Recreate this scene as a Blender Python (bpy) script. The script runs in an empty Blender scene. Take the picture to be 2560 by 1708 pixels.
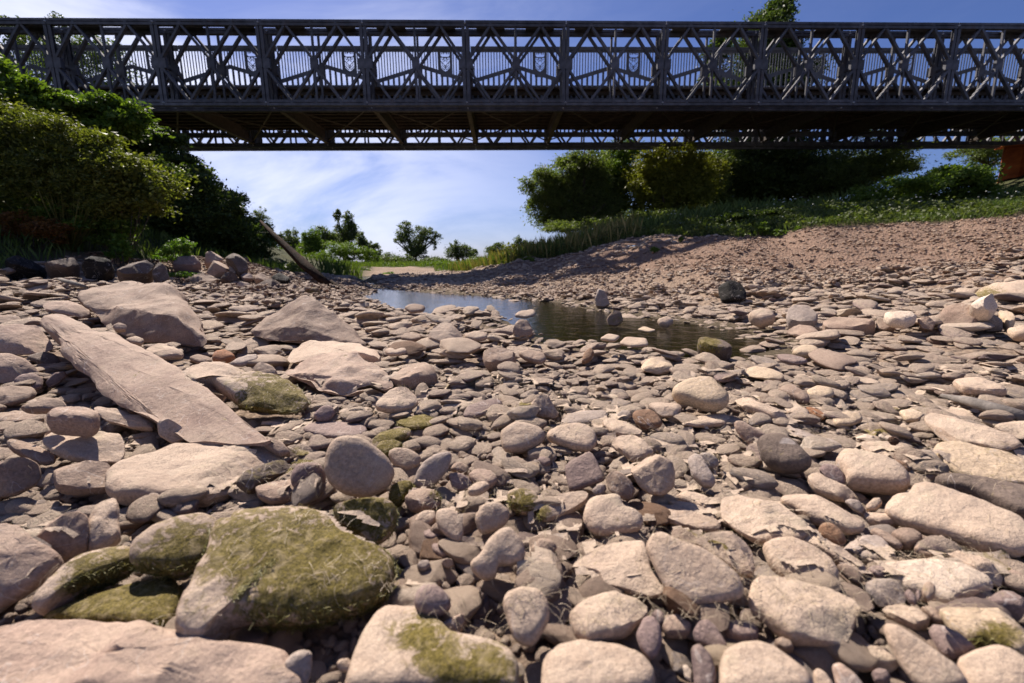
import bpy, bmesh, math, random
import numpy as np
from mathutils import Vector, Matrix, noise
from mathutils.bvhtree import BVHTree

random.seed(7); RNG = np.random.default_rng(11)
scn = bpy.context.scene
COL = scn.collection

# ------------------------------------------------------------------ camera, sky, sun, exposure
FPX, PITCH, ROLL, EYE = 433.0, 0.1810, 0.0104, 0.5
CF = np.array([0, math.cos(PITCH), -math.sin(PITCH)])
_R = np.array([1.0, 0, 0]); _U = np.array([0, math.sin(PITCH), math.cos(PITCH)])
CU = _U * math.cos(ROLL) + _R * math.sin(ROLL)
CR = _R * math.cos(ROLL) - _U * math.sin(ROLL)
CO = np.array([0, 0, EYE])
cam_d = bpy.data.cameras.new('camera'); cam = bpy.data.objects.new('camera', cam_d); COL.objects.link(cam)
cam_d.sensor_width = 36.0; cam_d.lens = FPX / 1024 * 36.0
cam_d.clip_start = 0.02; cam_d.clip_end = 3000
cam_d.dof.use_dof = True; cam_d.dof.focus_distance = 1.7; cam_d.dof.aperture_fstop = 3.5
m = Matrix(((CR[0], CU[0], -CF[0], CO[0]), (CR[1], CU[1], -CF[1], CO[1]), (CR[2], CU[2], -CF[2], CO[2]), (0, 0, 0, 1)))
cam.matrix_world = m
scn.camera = cam

SUN_EL, SUN_AZ = math.radians(47.0), math.radians(-33.0)      # azimuth measured from +Y towards +X
sd = Vector((math.sin(SUN_AZ) * math.cos(SUN_EL), math.cos(SUN_AZ) * math.cos(SUN_EL), math.sin(SUN_EL)))
world = bpy.data.worlds.new('World'); scn.world = world; world.use_nodes = True
wn, wl = world.node_tree.nodes, world.node_tree.links
wn.clear()
wo = wn.new('ShaderNodeOutputWorld'); bg = wn.new('ShaderNodeBackground'); bg.inputs['Strength'].default_value = 0.054
sky = wn.new('ShaderNodeTexSky'); sky.sky_type = 'NISHITA'; sky.sun_disc = False
sky.sun_elevation = SUN_EL; sky.sun_rotation = SUN_AZ
sky.air_density = 1.0; sky.dust_density = 0.6; sky.ozone_density = 3.0
tc = wn.new('ShaderNodeTexCoord')
mp = wn.new('ShaderNodeMapping'); mp.inputs['Scale'].default_value = (1.2, 1.2, 3.8); mp.inputs['Rotation'].default_value = (0.0, 0.42, 0.3)
wl.new(tc.outputs['Generated'], mp.inputs['Vector'])
n1 = wn.new('ShaderNodeTexNoise'); n1.inputs['Scale'].default_value = 1.35; n1.inputs['Detail'].default_value = 9
n1.inputs['Roughness'].default_value = 0.58; n1.inputs['Distortion'].default_value = 0.5
wl.new(mp.outputs[0], n1.inputs['Vector'])
cr = wn.new('ShaderNodeMapRange'); cr.interpolation_type = 'SMOOTHSTEP'
cr.inputs['From Min'].default_value = 0.36; cr.inputs['From Max'].default_value = 0.66
wl.new(n1.outputs['Fac'], cr.inputs['Value'])
sx = wn.new('ShaderNodeSeparateXYZ'); wl.new(tc.outputs['Generated'], sx.inputs[0])
gx = wn.new('ShaderNodeMapRange'); gx.interpolation_type = 'SMOOTHSTEP'          # thin cloud lies to the west, clear sky to the east
gx.inputs['From Min'].default_value = 0.30; gx.inputs['From Max'].default_value = -0.55
gx.inputs['To Min'].default_value = 0.06; gx.inputs['To Max'].default_value = 0.84
wl.new(sx.outputs['X'], gx.inputs['Value'])
mu = wn.new('ShaderNodeMath'); mu.operation = 'MULTIPLY'; wl.new(cr.outputs[0], mu.inputs[0]); wl.new(gx.outputs[0], mu.inputs[1])
gz = wn.new('ShaderNodeMapRange'); gz.interpolation_type = 'SMOOTHSTEP'          # cirrus faded out overhead, shaped to lower the sky's ambient light
gz.inputs['From Min'].default_value = 0.72; gz.inputs['From Max'].default_value = 0.30
wl.new(sx.outputs['Z'], gz.inputs['Value'])
mu2 = wn.new('ShaderNodeMath'); mu2.operation = 'MULTIPLY'; wl.new(mu.outputs[0], mu2.inputs[0]); wl.new(gz.outputs[0], mu2.inputs[1])
tint = wn.new('ShaderNodeMixRGB'); tint.blend_type = 'MULTIPLY'; tint.inputs['Fac'].default_value = 1.0
tint.inputs['Color2'].default_value = (0.58, 0.635, 0.98, 1)
wl.new(sky.outputs[0], tint.inputs['Color1'])
mx = wn.new('ShaderNodeMixRGB'); mx.inputs['Color2'].default_value = (10.5, 10.8, 13.0, 1)
wl.new(mu2.outputs[0], mx.inputs['Fac']); wl.new(tint.outputs[0], mx.inputs['Color1'])
wl.new(mx.outputs[0], bg.inputs['Color']); wl.new(bg.outputs[0], wo.inputs[0])

sun_d = bpy.data.lights.new('sun', 'SUN'); sun_d.energy = 5.0; sun_d.angle = math.radians(0.5); sun_d.color = (1.0, 0.91, 0.82)
sun = bpy.data.objects.new('sun', sun_d); COL.objects.link(sun)
sun.rotation_euler = sd.to_track_quat('Z', 'Y').to_euler()
vs = scn.view_settings; scn.display_settings.display_device = 'sRGB'
vs.view_transform = 'Standard'; vs.look = 'None'; vs.gamma = 1.0; vs.exposure = 0.88; vs.use_curve_mapping = False
scn.render.engine = 'CYCLES'
scn.cycles.max_bounces = 6; scn.cycles.transparent_max_bounces = 8

# ------------------------------------------------------------------ pixel helpers (photo pixels, 2560 wide, to places in the world)
TILE = {'S': (0, 0, 1.0), 'W': (0, 0, 2350 / 2560), 'A': (0, 1050, 2.136), 'B': (900, 850, 2.611), 'C': (900, 1200, 2.611), 'D': (1700, 850, 2.7326),
        'E': (1700, 1250, 2.7326), 'F': (0, 650, 2.35), 'G': (400, 450, 2.35), 'H': (1300, 330, 1.865),
        'L': (0, 150, 2.751), 'R': (1750, 330, 2.901), 'M': (1180, 330, 3.790), 'N': (600, 480, 3.357)}
def src(t, x, y):
    a = TILE[t]; return a[0] + x / a[2], a[1] + y / a[2]
def ray(px, py):
    d = CF + (px / 2.5 - 512) / FPX * CR + (341.5 - py / 2.5) / FPX * CU
    return d
def at_z(px, py, z):
    d = ray(px, py); k = (z - EYE) / d[2]; return CO + d * k
def at_y(px, py, Y):
    d = ray(px, py); return CO + d * (Y / d[1])
def at_plane(px, py, p0, n):
    d = ray(px, py); k = np.dot(p0 - CO, n) / np.dot(d, n); return CO + d * k
def project(P):
    v = np.asarray(P) - CO; w = v @ CF
    return (512 + FPX * (v @ CR) / w) * 2.5, (341.5 - FPX * (v @ CU) / w) * 2.5

# ------------------------------------------------------------------ object helpers
def mesh_from(name, verts, faces, smooth=False):
    me = bpy.data.meshes.new(name); me.from_pydata([tuple(v) for v in verts], [], faces); me.update()
    if smooth: me.polygons.foreach_set('use_smooth', [True] * len(me.polygons))
    return me
def np_mesh(name, V, F, smooth=True, attrs=None):
    me = bpy.data.meshes.new(name); n = len(V); k = F.shape[1]
    me.vertices.add(n); me.vertices.foreach_set('co', np.ascontiguousarray(V, dtype=np.float32).ravel())
    me.loops.add(F.size); me.loops.foreach_set('vertex_index', np.ascontiguousarray(F, dtype=np.int32).ravel())
    me.polygons.add(len(F)); me.polygons.foreach_set('loop_start', np.arange(0, F.size, k, dtype=np.int32))
    if smooth: me.polygons.foreach_set('use_smooth', np.ones(len(F), dtype=bool))
    for an, (typ, arr) in (attrs or {}).items():
        a = me.attributes.new(an, typ, 'POINT')
        a.data.foreach_set({'FLOAT': 'value', 'INT': 'value', 'FLOAT_VECTOR': 'vector', 'FLOAT_COLOR': 'color'}[typ], np.ascontiguousarray(arr).ravel())
    me.update(calc_edges=True); me.validate(); return me
def link(name, me, mat=None, parent=None, loc=None):
    o = bpy.data.objects.new(name, me); COL.objects.link(o)
    if mat is not None and me is not None and not me.materials: me.materials.append(mat)
    if parent is not None: o.parent = parent
    if loc is not None: o.location = tuple(loc)
    return o
def tag(o, label=None, cat=None, group=None, kind=None):
    if label: o['label'] = label
    if cat: o['category'] = cat
    if group: o['group'] = group
    if kind: o['kind'] = kind
    return o
class MB:
    def __init__(s): s.v = []; s.f = []
    def box(s, a, b):
        n = len(s.v); x0, y0, z0 = a; x1, y1, z1 = b
        s.v += [(x0, y0, z0), (x1, y0, z0), (x1, y1, z0), (x0, y1, z0), (x0, y0, z1), (x1, y0, z1), (x1, y1, z1), (x0, y1, z1)]
        s.f += [tuple(n + i for i in q) for q in ((0, 3, 2, 1), (4, 5, 6, 7), (0, 1, 5, 4), (1, 2, 6, 5), (2, 3, 7, 6), (3, 0, 4, 7))]
        return s
    def bar(s, p, q, w, h, up=(0, 1, 0)):
        p, q = Vector(p), Vector(q); d = (q - p).normalized(); u = Vector(up); a = d.cross(u).normalized(); b = a.cross(d).normalized()
        n = len(s.v)
        for c in (p, q):
            for i, j in ((-1, -1), (1, -1), (1, 1), (-1, 1)): s.v.append(tuple(c + a * (w / 2 * i) + b * (h / 2 * j)))
        s.f += [tuple(n + i for i in g) for g in ((0, 1, 2, 3), (7, 6, 5, 4), (0, 4, 5, 1), (1, 5, 6, 2), (2, 6, 7, 3), (3, 7, 4, 0))]
        return s
    def tube(s, pts, rad, k=7, wob=0.0):
        n0 = len(s.v); pts = [Vector(p) for p in pts]
        for i, p in enumerate(pts):
            d = (pts[min(i + 1, len(pts) - 1)] - pts[max(i - 1, 0)]).normalized()
            u = Vector((0, 0, 1)) if abs(d.z) < 0.9 else Vector((1, 0, 0)); a = d.cross(u).normalized(); b = a.cross(d)
            for j in range(k):
                t = 2 * math.pi * j / k; r = rad[i] * (1 + wob * noise.noise(Vector((p.x * 9 + 3 * math.cos(t), p.y * 9, p.z * 9 + 3 * math.sin(t)))))
                s.v.append(tuple(p + a * (r * math.cos(t)) + b * (r * math.sin(t))))
        for i in range(len(pts) - 1):
            for j in range(k):
                s.f.append((n0 + i * k + j, n0 + i * k + (j + 1) % k, n0 + (i + 1) * k + (j + 1) % k, n0 + (i + 1) * k + j))
        s.f.append(tuple(n0 + j for j in range(k))[::-1]); s.f.append(tuple(n0 + (len(pts) - 1) * k + j for j in range(k)))
        return s
    def mesh(s, name, smooth=False): return mesh_from(name, s.v, s.f, smooth)

# ------------------------------------------------------------------ materials
def new_mat(name):
    M = bpy.data.materials.new(name); M.use_nodes = True; nt = M.node_tree
    return M, nt.nodes, nt.links, nt.nodes['Principled BSDF']
def rgb(c): return (c[0], c[1], c[2], 1)
def noise_node(N, L, vec, scale, detail=4, rough=0.55, dist=0.0):
    n = N.new('ShaderNodeTexNoise'); n.inputs['Scale'].default_value = scale; n.inputs['Detail'].default_value = detail
    n.inputs['Roughness'].default_value = rough; n.inputs['Distortion'].default_value = dist
    if vec is not None: L.new(vec, n.inputs['Vector'])
    return n
def mrange(N, L, val, a, b, c=0.0, d=1.0):
    r = N.new('ShaderNodeMapRange'); r.inputs['From Min'].default_value = a; r.inputs['From Max'].default_value = b
    r.inputs['To Min'].default_value = c; r.inputs['To Max'].default_value = d; L.new(val, r.inputs['Value']); return r.outputs[0]
def mixc(N, L, fac, a, b, mode='MIX'):
    x = N.new('ShaderNodeMixRGB'); x.blend_type = mode
    for inp, v in (('Fac', fac), ('Color1', a), ('Color2', b)):
        if isinstance(v, (int, float)): x.inputs[inp].default_value = v
        elif isinstance(v, tuple): x.inputs[inp].default_value = rgb(v)
        else: L.new(v, x.inputs[inp])
    return x.outputs[0]
def mathn(N, L, op, a, b):
    x = N.new('ShaderNodeMath'); x.operation = op
    for i, v in enumerate((a, b)):
        if isinstance(v, (int, float)): x.inputs[i].default_value = v
        else: L.new(v, x.inputs[i])
    return x.outputs[0]

DUST = (0.515, 0.395, 0.295)
def stone_mat(name, ca, cb, dust=0.75, instancer=False, moss=0.0):
    """river stone: mottled rock, silt and dried algae lying on what faces up, optional living moss by attribute"""
    M, N, L, P = new_mat(name)
    g = N.new('ShaderNodeNewGeometry'); tcn = N.new('ShaderNodeTexCoord'); oi = N.new('ShaderNodeObjectInfo')
    off = N.new('ShaderNodeVectorMath'); off.operation = 'ADD'
    L.new(tcn.outputs['Object'], off.inputs[0])
    cmb = N.new('ShaderNodeVectorMath'); cmb.operation = 'SCALE'; cmb.inputs[0].default_value = (13.1, 7.7, 3.3)
    L.new(oi.outputs['Random'], cmb.inputs['Scale']); L.new(cmb.outputs[0], off.inputs[1])
    vec = off.outputs[0]
    if instancer:
        vec = tcn.outputs['Object']
        at = N.new('ShaderNodeAttribute'); at.attribute_type = 'INSTANCER'; at.attribute_name = 'tone'
        base = at.outputs['Color']
    else:
        nA = noise_node(N, L, vec, 9, 5)
        base = mixc(N, L, mrange(N, L, nA.outputs['Fac'], 0.35, 0.65), ca, cb)
        hv = mrange(N, L, oi.outputs['Random'], 0, 1, 0.86, 1.14)
        base = mixc(N, L, 1.0, base, hv, 'MULTIPLY')
    nF = noise_node(N, L, vec, 3.0 if instancer else 170, 5, 0.7)
    spk = mrange(N, L, nF.outputs['Fac'], 0.3, 0.7, 0.6, 1.3)
    base = mixc(N, L, 1.0, base, spk, 'MULTIPLY')
    sep = N.new('ShaderNodeSeparateXYZ'); L.new(g.outputs['Normal'], sep.inputs[0])
    nD = noise_node(N, L, vec, 2.2 if instancer else 14, 6, 0.65)
    up = mrange(N, L, mathn(N, L, 'ADD', sep.outputs['Z'], mrange(N, L, nD.outputs['Fac'], 0.3, 0.7, -0.75, 0.35)), 0.05, 0.7, 0.0, dust)
    nE = noise_node(N, L, vec, 8.0 if instancer else 330, 3, 0.8, 1.5)
    dcol = mixc(N, L, mrange(N, L, nE.outputs['Fac'], 0.32, 0.62), tuple(c * 0.6 for c in DUST), tuple(min(1, c * 1.16) for c in DUST))
    dcol = mixc(N, L, mrange(N, L, nD.outputs['Fac'], 0.55, 0.75, 0, 0.6), dcol, (0.40, 0.355, 0.235))
    if not instancer:                    # hairline cracks and pale veins
        nV = noise_node(N, L, vec, 7, 3, 0.5, 1.2); vv_ = mathn(N, L, 'ABSOLUTE', mathn(N, L, 'SUBTRACT', nV.outputs['Fac'], 0.5), 0)
        base = mixc(N, L, mrange(N, L, vv_, 0.0, 0.006, 0.55, 0.0), base, (0.52, 0.46, 0.42))
        nK = noise_node(N, L, vec, 5, 8, 0.6, 0.4); vk = mathn(N, L, 'ABSOLUTE', mathn(N, L, 'SUBTRACT', nK.outputs['Fac'], 0.46), 0)
        crk = mrange(N, L, vk, 0.0, 0.005, 1.0, 0.0)
        dcol = mixc(N, L, mathn(N, L, 'MULTIPLY', crk, 0.55), dcol, (0.12, 0.085, 0.065))
        nS = noise_node(N, L, vec, 6, 4, 0.6); dcol = mixc(N, L, mrange(N, L, nS.outputs['Fac'], 0.45, 0.68, 0.0, 0.65), dcol, mixc(N, L, 0.5, base, (0.30, 0.22, 0.17)))
    c = mixc(N, L, up, base, dcol)
    hfac = nF.outputs['Fac']
    if not instancer:
        am = N.new('ShaderNodeAttribute'); am.attribute_name = 'moss'
        nM = noise_node(N, L, vec, 45, 6, 0.75, 0.8)
        ms = mrange(N, L, mathn(N, L, 'ADD', am.outputs['Fac'], mrange(N, L, nM.outputs['Fac'], 0.3, 0.7, -0.6, 0.6)), 0.36, 0.7)
        nG = noise_node(N, L, vec, 210, 4, 0.8, 1.2)
        gcol = mixc(N, L, mrange(N, L, nG.outputs['Fac'], 0.38, 0.62), (0.045, 0.034, 0.005), (0.19, 0.145, 0.03))
        gcol = mixc(N, L, mrange(N, L, nM.outputs['Fac'], 0.5, 0.66, 0, 0.8), gcol, (0.31, 0.24, 0.13))
        c = mixc(N, L, ms, c, gcol)
    L.new(c, P.inputs['Base Color']); P.inputs['Roughness'].default_value = 0.85; P.inputs['Specular IOR Level'].default_value = 0.25
    b = N.new('ShaderNodeBump'); b.inputs['Strength'].default_value = 0.75; b.inputs['Distance'].default_value = 0.04 if instancer else 0.0016
    hs = mathn(N, L, 'ADD', nF.outputs['Fac'], mathn(N, L, 'MULTIPLY', nE.outputs['Fac'], 0.55))
    L.new(hs, b.inputs['Height'])
    if not instancer:
        b2 = N.new('ShaderNodeBump'); b2.inputs['Strength'].default_value = 0.8; b2.inputs['Distance'].default_value = 0.011
        n3 = noise_node(N, L, vec, 30, 7, 0.68); L.new(n3.outputs['Fac'], b2.inputs['Height']); L.new(b2.outputs[0], b.inputs['Normal'])
    L.new(b.outputs[0], P.inputs['Normal'])
    return M
SM = {'tan': stone_mat('silted_stone', (0.389, 0.281, 0.207), (0.475, 0.345, 0.251), 0.9),
      'pink': stone_mat('pink_sandstone', (0.292, 0.197, 0.154), (0.400, 0.281, 0.216), 0.45),
      'purple': stone_mat('purple_sandstone', (0.184, 0.128, 0.119), (0.259, 0.182, 0.163), 0.22),
      'grey': stone_mat('grey_stone', (0.259, 0.212, 0.189), (0.356, 0.286, 0.246), 0.35),
      'pale': stone_mat('pale_stone', (0.540, 0.424, 0.326), (0.670, 0.542, 0.422), 0.35),
      'cream': stone_mat('cream_stone', (0.475, 0.355, 0.238), (0.562, 0.424, 0.282), 0.4),
      'brown': stone_mat('brown_stone', (0.184, 0.099, 0.057), (0.270, 0.153, 0.088), 0.15),
      'orange': stone_mat('orange_stone', (0.281, 0.118, 0.053), (0.367, 0.167, 0.079), 0.15),
      'dark': stone_mat('dark_and_shaded_rock', (0.081, 0.059, 0.048), (0.140, 0.103, 0.084), 0.12),
      'black': stone_mat('black_and_shaded_rock', (0.008, 0.007, 0.006), (0.022, 0.018, 0.015), 0.0),
      'mid': stone_mat('dull_brown_rock', (0.216, 0.148, 0.110), (0.302, 0.207, 0.154), 0.35)}
STUFF_STONE = stone_mat('loose_stone', (0, 0, 0), (0, 0, 0), 0.8, instancer=True)

def leaf_mat(name, ca, cb, trans=0.35):
    M, N, L, P = new_mat(name)
    at = N.new('ShaderNodeAttribute'); at.attribute_name = 'rnd'
    c = mixc(N, L, at.outputs['Fac'], ca, cb)
    L.new(c, P.inputs['Base Color']); P.inputs['Roughness'].default_value = 0.55; P.inputs['Specular IOR Level'].default_value = 0.3
    t = N.new('ShaderNodeBsdfTranslucent'); c2 = mixc(N, L, 1.0, c, (1.25, 1.35, 0.45), 'MULTIPLY'); L.new(c2, t.inputs['Color'])
    ms = N.new('ShaderNodeMixShader'); ms.inputs[0].default_value = trans
    L.new(P.outputs[0], ms.inputs[1]); L.new(t.outputs[0], ms.inputs[2]); L.new(ms.outputs[0], N['Material Output'].inputs['Surface'])
    return M
LM = {'willow': leaf_mat('willow_leaves', (0.075, 0.105, 0.032), (0.17, 0.21, 0.075), .42),
      'yellow': leaf_mat('yellowish_leaves', (0.10, 0.115, 0.018), (0.25, 0.25, 0.045)),
      'dark': leaf_mat('dark_and_shaded_leaves', (0.034, 0.058, 0.014), (0.095, 0.13, 0.034), 0.38),
      'green': leaf_mat('green_leaves', (0.055, 0.100, 0.014), (0.15, 0.215, 0.034), .42),
      'bright': leaf_mat('bright_leaves', (0.06, 0.13, 0.018), (0.15, 0.24, 0.04), 0.4),
      'far': leaf_mat('far_leaves', (0.06, 0.085, 0.03), (0.13, 0.165, 0.06)),
      'straw': leaf_mat('dry_stems', (0.16, 0.15, 0.04), (0.34, 0.27, 0.11), 0.25),
      'grass': leaf_mat('bank_grass', (0.045, 0.082, 0.018), (0.15, 0.20, 0.05), 0.35),
      'olive': leaf_mat('olive_shrub_leaves', (0.045, 0.062, 0.012), (0.19, 0.205, 0.045), .42),
      'weeds': leaf_mat('bank_weeds', (0.042, 0.064, 0.016), (0.125, 0.15, 0.045), .35),
      'rust': leaf_mat('rusty_leaves', (0.10, 0.045, 0.012), (0.20, 0.09, 0.02), 0.3)}
def plain_mat(name, ca, cb, scale=8, rough=0.7, metal=0.0, bump=0.003, spec=0.4):
    M, N, L, P = new_mat(name); t = N.new('ShaderNodeTexCoord'); n = noise_node(N, L, t.outputs['Object'], scale, 7, 0.65)
    L.new(mixc(N, L, mrange(N, L, n.outputs['Fac'], 0.35, 0.65), ca, cb), P.inputs['Base Color'])
    P.inputs['Roughness'].default_value = rough; P.inputs['Metallic'].default_value = metal; P.inputs['Specular IOR Level'].default_value = spec
    n2 = noise_node(N, L, t.outputs['Object'], scale * 7, 5, 0.6)
    b = N.new('ShaderNodeBump'); b.inputs['Distance'].default_value = bump; b.inputs['Strength'].default_value = 0.7
    L.new(n2.outputs['Fac'], b.inputs['Height']); L.new(b.outputs[0], P.inputs['Normal']); return M
def steel_mat(name, ca, cb):
    M = plain_mat(name, ca, cb, 5, 0.62, 0.25); N, L = M.node_tree.nodes, M.node_tree.links; P = N['Principled BSDF']; t = N.new('ShaderNodeTexCoord'); g = N.new('ShaderNodeNewGeometry')
    mpn = N.new('ShaderNodeMapping'); mpn.inputs['Scale'].default_value = (2.2, 2.2, .5); L.new(g.outputs['Position'], mpn.inputs['Vector'])
    n = noise_node(N, L, mpn.outputs[0], 2.2, 8, .72); old = P.inputs['Base Color'].links[0].from_socket
    n2 = noise_node(N, L, g.outputs['Position'], .5, 3, .5)
    c = mixc(N, L, 1.0, old, mrange(N, L, n2.outputs['Fac'], .35, .65, .72, 1.3), 'MULTIPLY')
    L.new(mixc(N, L, mrange(N, L, n.outputs['Fac'], .56, .68, 0, .45), c, (0.085, 0.042, 0.022)), P.inputs['Base Color']); return M
STEEL = steel_mat('weathered_galvanised_steel', (0.045, 0.045, 0.052), (0.10, 0.10, 0.112))
DARK_STEEL = plain_mat('brown_stained_steel', (0.04, 0.03, 0.023), (0.085, 0.062, 0.046), 6, 0.8)
RAIL = plain_mat('grey_painted_rail_plate', (0.09, 0.10, 0.125), (0.13, 0.14, 0.165), 3, 0.6)
RUST = plain_mat('rusty_pile_steel', (0.26, 0.06, 0.014), (0.55, 0.15, 0.035), 3, 0.85, 0, 0.01)
BARK = plain_mat('bark', (0.05, 0.038, 0.028), (0.11, 0.085, 0.062), 12, 0.9, 0, 0.02)
DEADWOOD = plain_mat('dead_wood', (0.012, 0.008, 0.006), (0.045, 0.024, 0.014), 9, 0.95, 0, 0.02, 0.1)  # wood tone lowered to carry the shade of bank and bridge on the logs
DRIFT = plain_mat('grey_driftwood', (0.10, 0.085, 0.075), (0.22, 0.19, 0.165), 25, 0.85, 0, 0.003)

# ------------------------------------------------------------------ terrain
CP = [(0, -2, 0), (-3, -2, .1), (3, -2, .05), (0, .3, -.01), (-.8, .6, -.03), (.8, .6, 0), (0, 1.2, .01), (1.5, 1.2, .02), (-1.5, 1.3, .02), (3, 1.5, .06), (-3, 1.5, .16),
      (0, 2.2, .02), (2, 2.4, .03), (3.5, 3, .08), (6, 3.5, .25), (-2, 2.8, .03), (-3.5, 3, .15), (-5, 3.5, .33), (-1.5, 4.5, .04), (-3, 5, .08), (-4, 6.5, .12),
      (-2.7, 7.5, .02), (-4.1, 7.4, .30), (-5.2, 6.2, .36), (-3.3, 7.0, .08), (1, 4.2, .03), (3, 5, .06), (5, 5.5, .2), (8, 6, .5), (10, 6.5, .75), (2, 7.4, .10), (4, 7, .28), (6, 7.2, .55), (8.5, 7.5, .88),
      (9.8, 8.5, 1.2), (5.9, 9.1, .98), (4.4, 9.8, 1.0), (1.7, 9.3, .36), (0, 9.2, .05), (-2.2, 9, .01), (8, 11, 1.6), (11, 12, 1.8), (15, 13, 2.1), (14, 9, 1.8), (5, 12, 1.4),
      (3.3, 11.2, 1.05), (1.0, 13, .62), (0, 12, .2), (-1.7, 18, .12), (-2.2, 13, .04), (20, 18, 3.2), (25, 18, 4.8), (28, 12, 4.2), (20, 10, 2.6), (3, 18, 1.1), (10, 20, 1.9), (16, 26, 2.2), (5, 28, 1.3),
      (-6, 5, .5), (-8, 8, 1.4), (-6.6, 8, .6), (-5.2, 8.6, .5), (-4.2, 8.9, .14), (-5.4, 10.5, .4), (-7, 13, .45), (-9.5, 12, 1.3), (-13, 15, 3.2), (-8, 16, .5), (-16, 12, 4.7), (-12, 8, 3.4),
      (-10, 3, 2.4), (-6, 2, .55), (-6, 16, .12), (-9, 20, .5), (-15, 22, 2.6), (-20, 20, 4.6), (-7.5, 26, .25), (-12, 26, .8), (-3.2, 11, .0), (-4.2, 16, .0), (-5.5, 24, .0), (0, 28, .25), (-20, 40, .5), (20, 40, 1.3), (0, 40, .4)]
CP = np.array(CP, float)
def _k(r2): return np.where(r2 > 0, 0.5 * r2 * np.log(np.maximum(r2, 1e-12)), 0.0)
_n = len(CP); _d = ((CP[:, None, :2] - CP[None, :, :2]) ** 2).sum(-1)
_A = np.zeros((_n + 3, _n + 3)); _A[:_n, :_n] = _k(_d) + np.eye(_n) * 0.02
_A[:_n, _n] = 1; _A[:_n, _n + 1:] = CP[:, :2]; _A[_n, :_n] = 1; _A[_n + 1:, :_n] = CP[:, :2].T
_W = np.linalg.solve(_A, np.concatenate([CP[:, 2], [0, 0, 0]]))
POOL = np.array([at_z(*src('W', x, y), 0.0)[:2] for x, y in
                 [(772, 648), (880, 660), (1000, 670), (1120, 677), (1240, 687), (1330, 698), (1450, 718), (1590, 738), (1740, 758), (1810, 788), (1760, 818), (1620, 828),
                  (1500, 806), (1390, 798), (1250, 790), (1150, 762), (1110, 738), (1040, 728), (960, 733), (890, 716), (840, 698), (800, 684)]])
POOL = np.vstack([POOL[:1] + [[-.8, 7.0]], POOL[:1] + [[.35, 6.0]], POOL[:1] + [[.5, 1.5]], POOL[1:], POOL[-1:] + [[-.25, 1.6]], POOL[:1] + [[-1.4, 5.0]]])
def poly_sd(P, X, Y):
    """signed distance to polygon, positive inside"""
    X = np.asarray(X, float); Y = np.asarray(Y, float); ins = np.zeros(X.shape, bool); dm = np.full(X.shape, 1e9)
    for i in range(len(P)):
        x0, y0 = P[i]; x1, y1 = P[(i + 1) % len(P)]
        c = ((y0 > Y) != (y1 > Y)) & (X < (x1 - x0) * (Y - y0) / ((y1 - y0) if y1 != y0 else 1e-9) + x0); ins ^= c
        ex, ey = x1 - x0, y1 - y0; t = np.clip(((X - x0) * ex + (Y - y0) * ey) / (ex * ex + ey * ey + 1e-12), 0, 1)
        dm = np.minimum(dm, (X - x0 - t * ex) ** 2 + (Y - y0 - t * ey) ** 2)
    d = np.sqrt(dm); return np.where(ins, d, -d)
_ph = RNG.uniform(0, 6.28, (14, 2)); _fr = RNG.normal(0, 1, (14, 2)); _fr /= np.linalg.norm(_fr, axis=1)[:, None]
def terrain(X, Y):
    X = np.asarray(X, float); Y = np.asarray(Y, float); sh = X.shape; x = X.ravel(); y = Y.ravel(); z = np.empty(x.shape)
    xc = np.clip(x, -22, 30); yc = np.clip(y, -3, 40)
    for a in range(0, len(x), 20000):
        s = slice(a, a + 20000); d = (xc[s, None] - CP[None, :, 0]) ** 2 + (yc[s, None] - CP[None, :, 1]) ** 2
        z[s] = _k(d) @ _W[:_n] + _W[_n] + xc[s] * _W[_n + 1] + yc[s] * _W[_n + 2]
    far = np.clip((y - 26) / 14, 0, 1); far = far * far * (3 - 2 * far)
    z = z * (1 - far) + far * 0.42
    for k in range(14):
        w = [0.9, 1.4, 2.1, 3.3, 5, 7.5, 11][k % 7]; am = 0.03 / w ** 0.8
        z += am * np.sin(w * 2 * (x * _fr[k, 0] + y * _fr[k, 1]) + _ph[k, 0]) * np.clip(y / 6, 0.12, 1)
    p = poly_sd(POOL, x, y); t = np.clip((p + 0.10) / 0.45, 0, 1)
    base = np.where((y > 2.2) & (y < 25), np.maximum(z, 0.008), z)
    z = base * (1 - t) + (-0.055) * t
    return z.reshape(sh)
def tz(x, y): return float(terrain(np.array([x]), np.array([y]))[0])
_CRX = [-9, -5.5, -3, -1.7, 1.0, 3.3, 4.4, 5.9, 9.8, 20, 60]; _CRY = [40, 27, 23, 18.5, 13.2, 11.2, 10.0, 9.2, 8.7, 8.0, 8]
_LY = [-5, 2, 5, 7, 8.5, 9.4, 10, 16, 24, 40]; _LX = [-4.8, -5.0, -5.7, -6.4, -6.0, -5.0, -4.6, -5.4, -7.5, -10]
def veg_amount(X, Y):
    r = (Y - np.interp(X, _CRX, _CRY)) / 0.5; l = (np.interp(Y, _LY, _LX) - X) / 0.4; f = (Y - 30) / 2
    r = np.where(X > np.interp(Y, [0, 23, 40], [-99, -4, -7]), r, -9)
    return np.clip(np.maximum(np.maximum(r, l), f), 0, 1)
rows = [-3.0]
while rows[-1] < 26: rows.append(rows[-1] + max(0.04, 0.012 * abs(rows[-1])) * (1 if rows[-1] > 0.2 else 5))
while rows[-1] < 1500: rows.append(rows[-1] * 1.07)
rows = np.array(rows); tt = np.sinh(np.linspace(-2.2, 2.2, 220)) / math.sinh(2.2) * 2.6
GY = rows[:, None] + 0 * tt[None]; GX = tt[None] * (np.maximum(rows[:, None], 0) + 3.2)
GZ = terrain(GX, GY); GV = veg_amount(GX, GY)
nr, nc = GX.shape; idx = np.arange(nr * nc).reshape(nr, nc)
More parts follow.
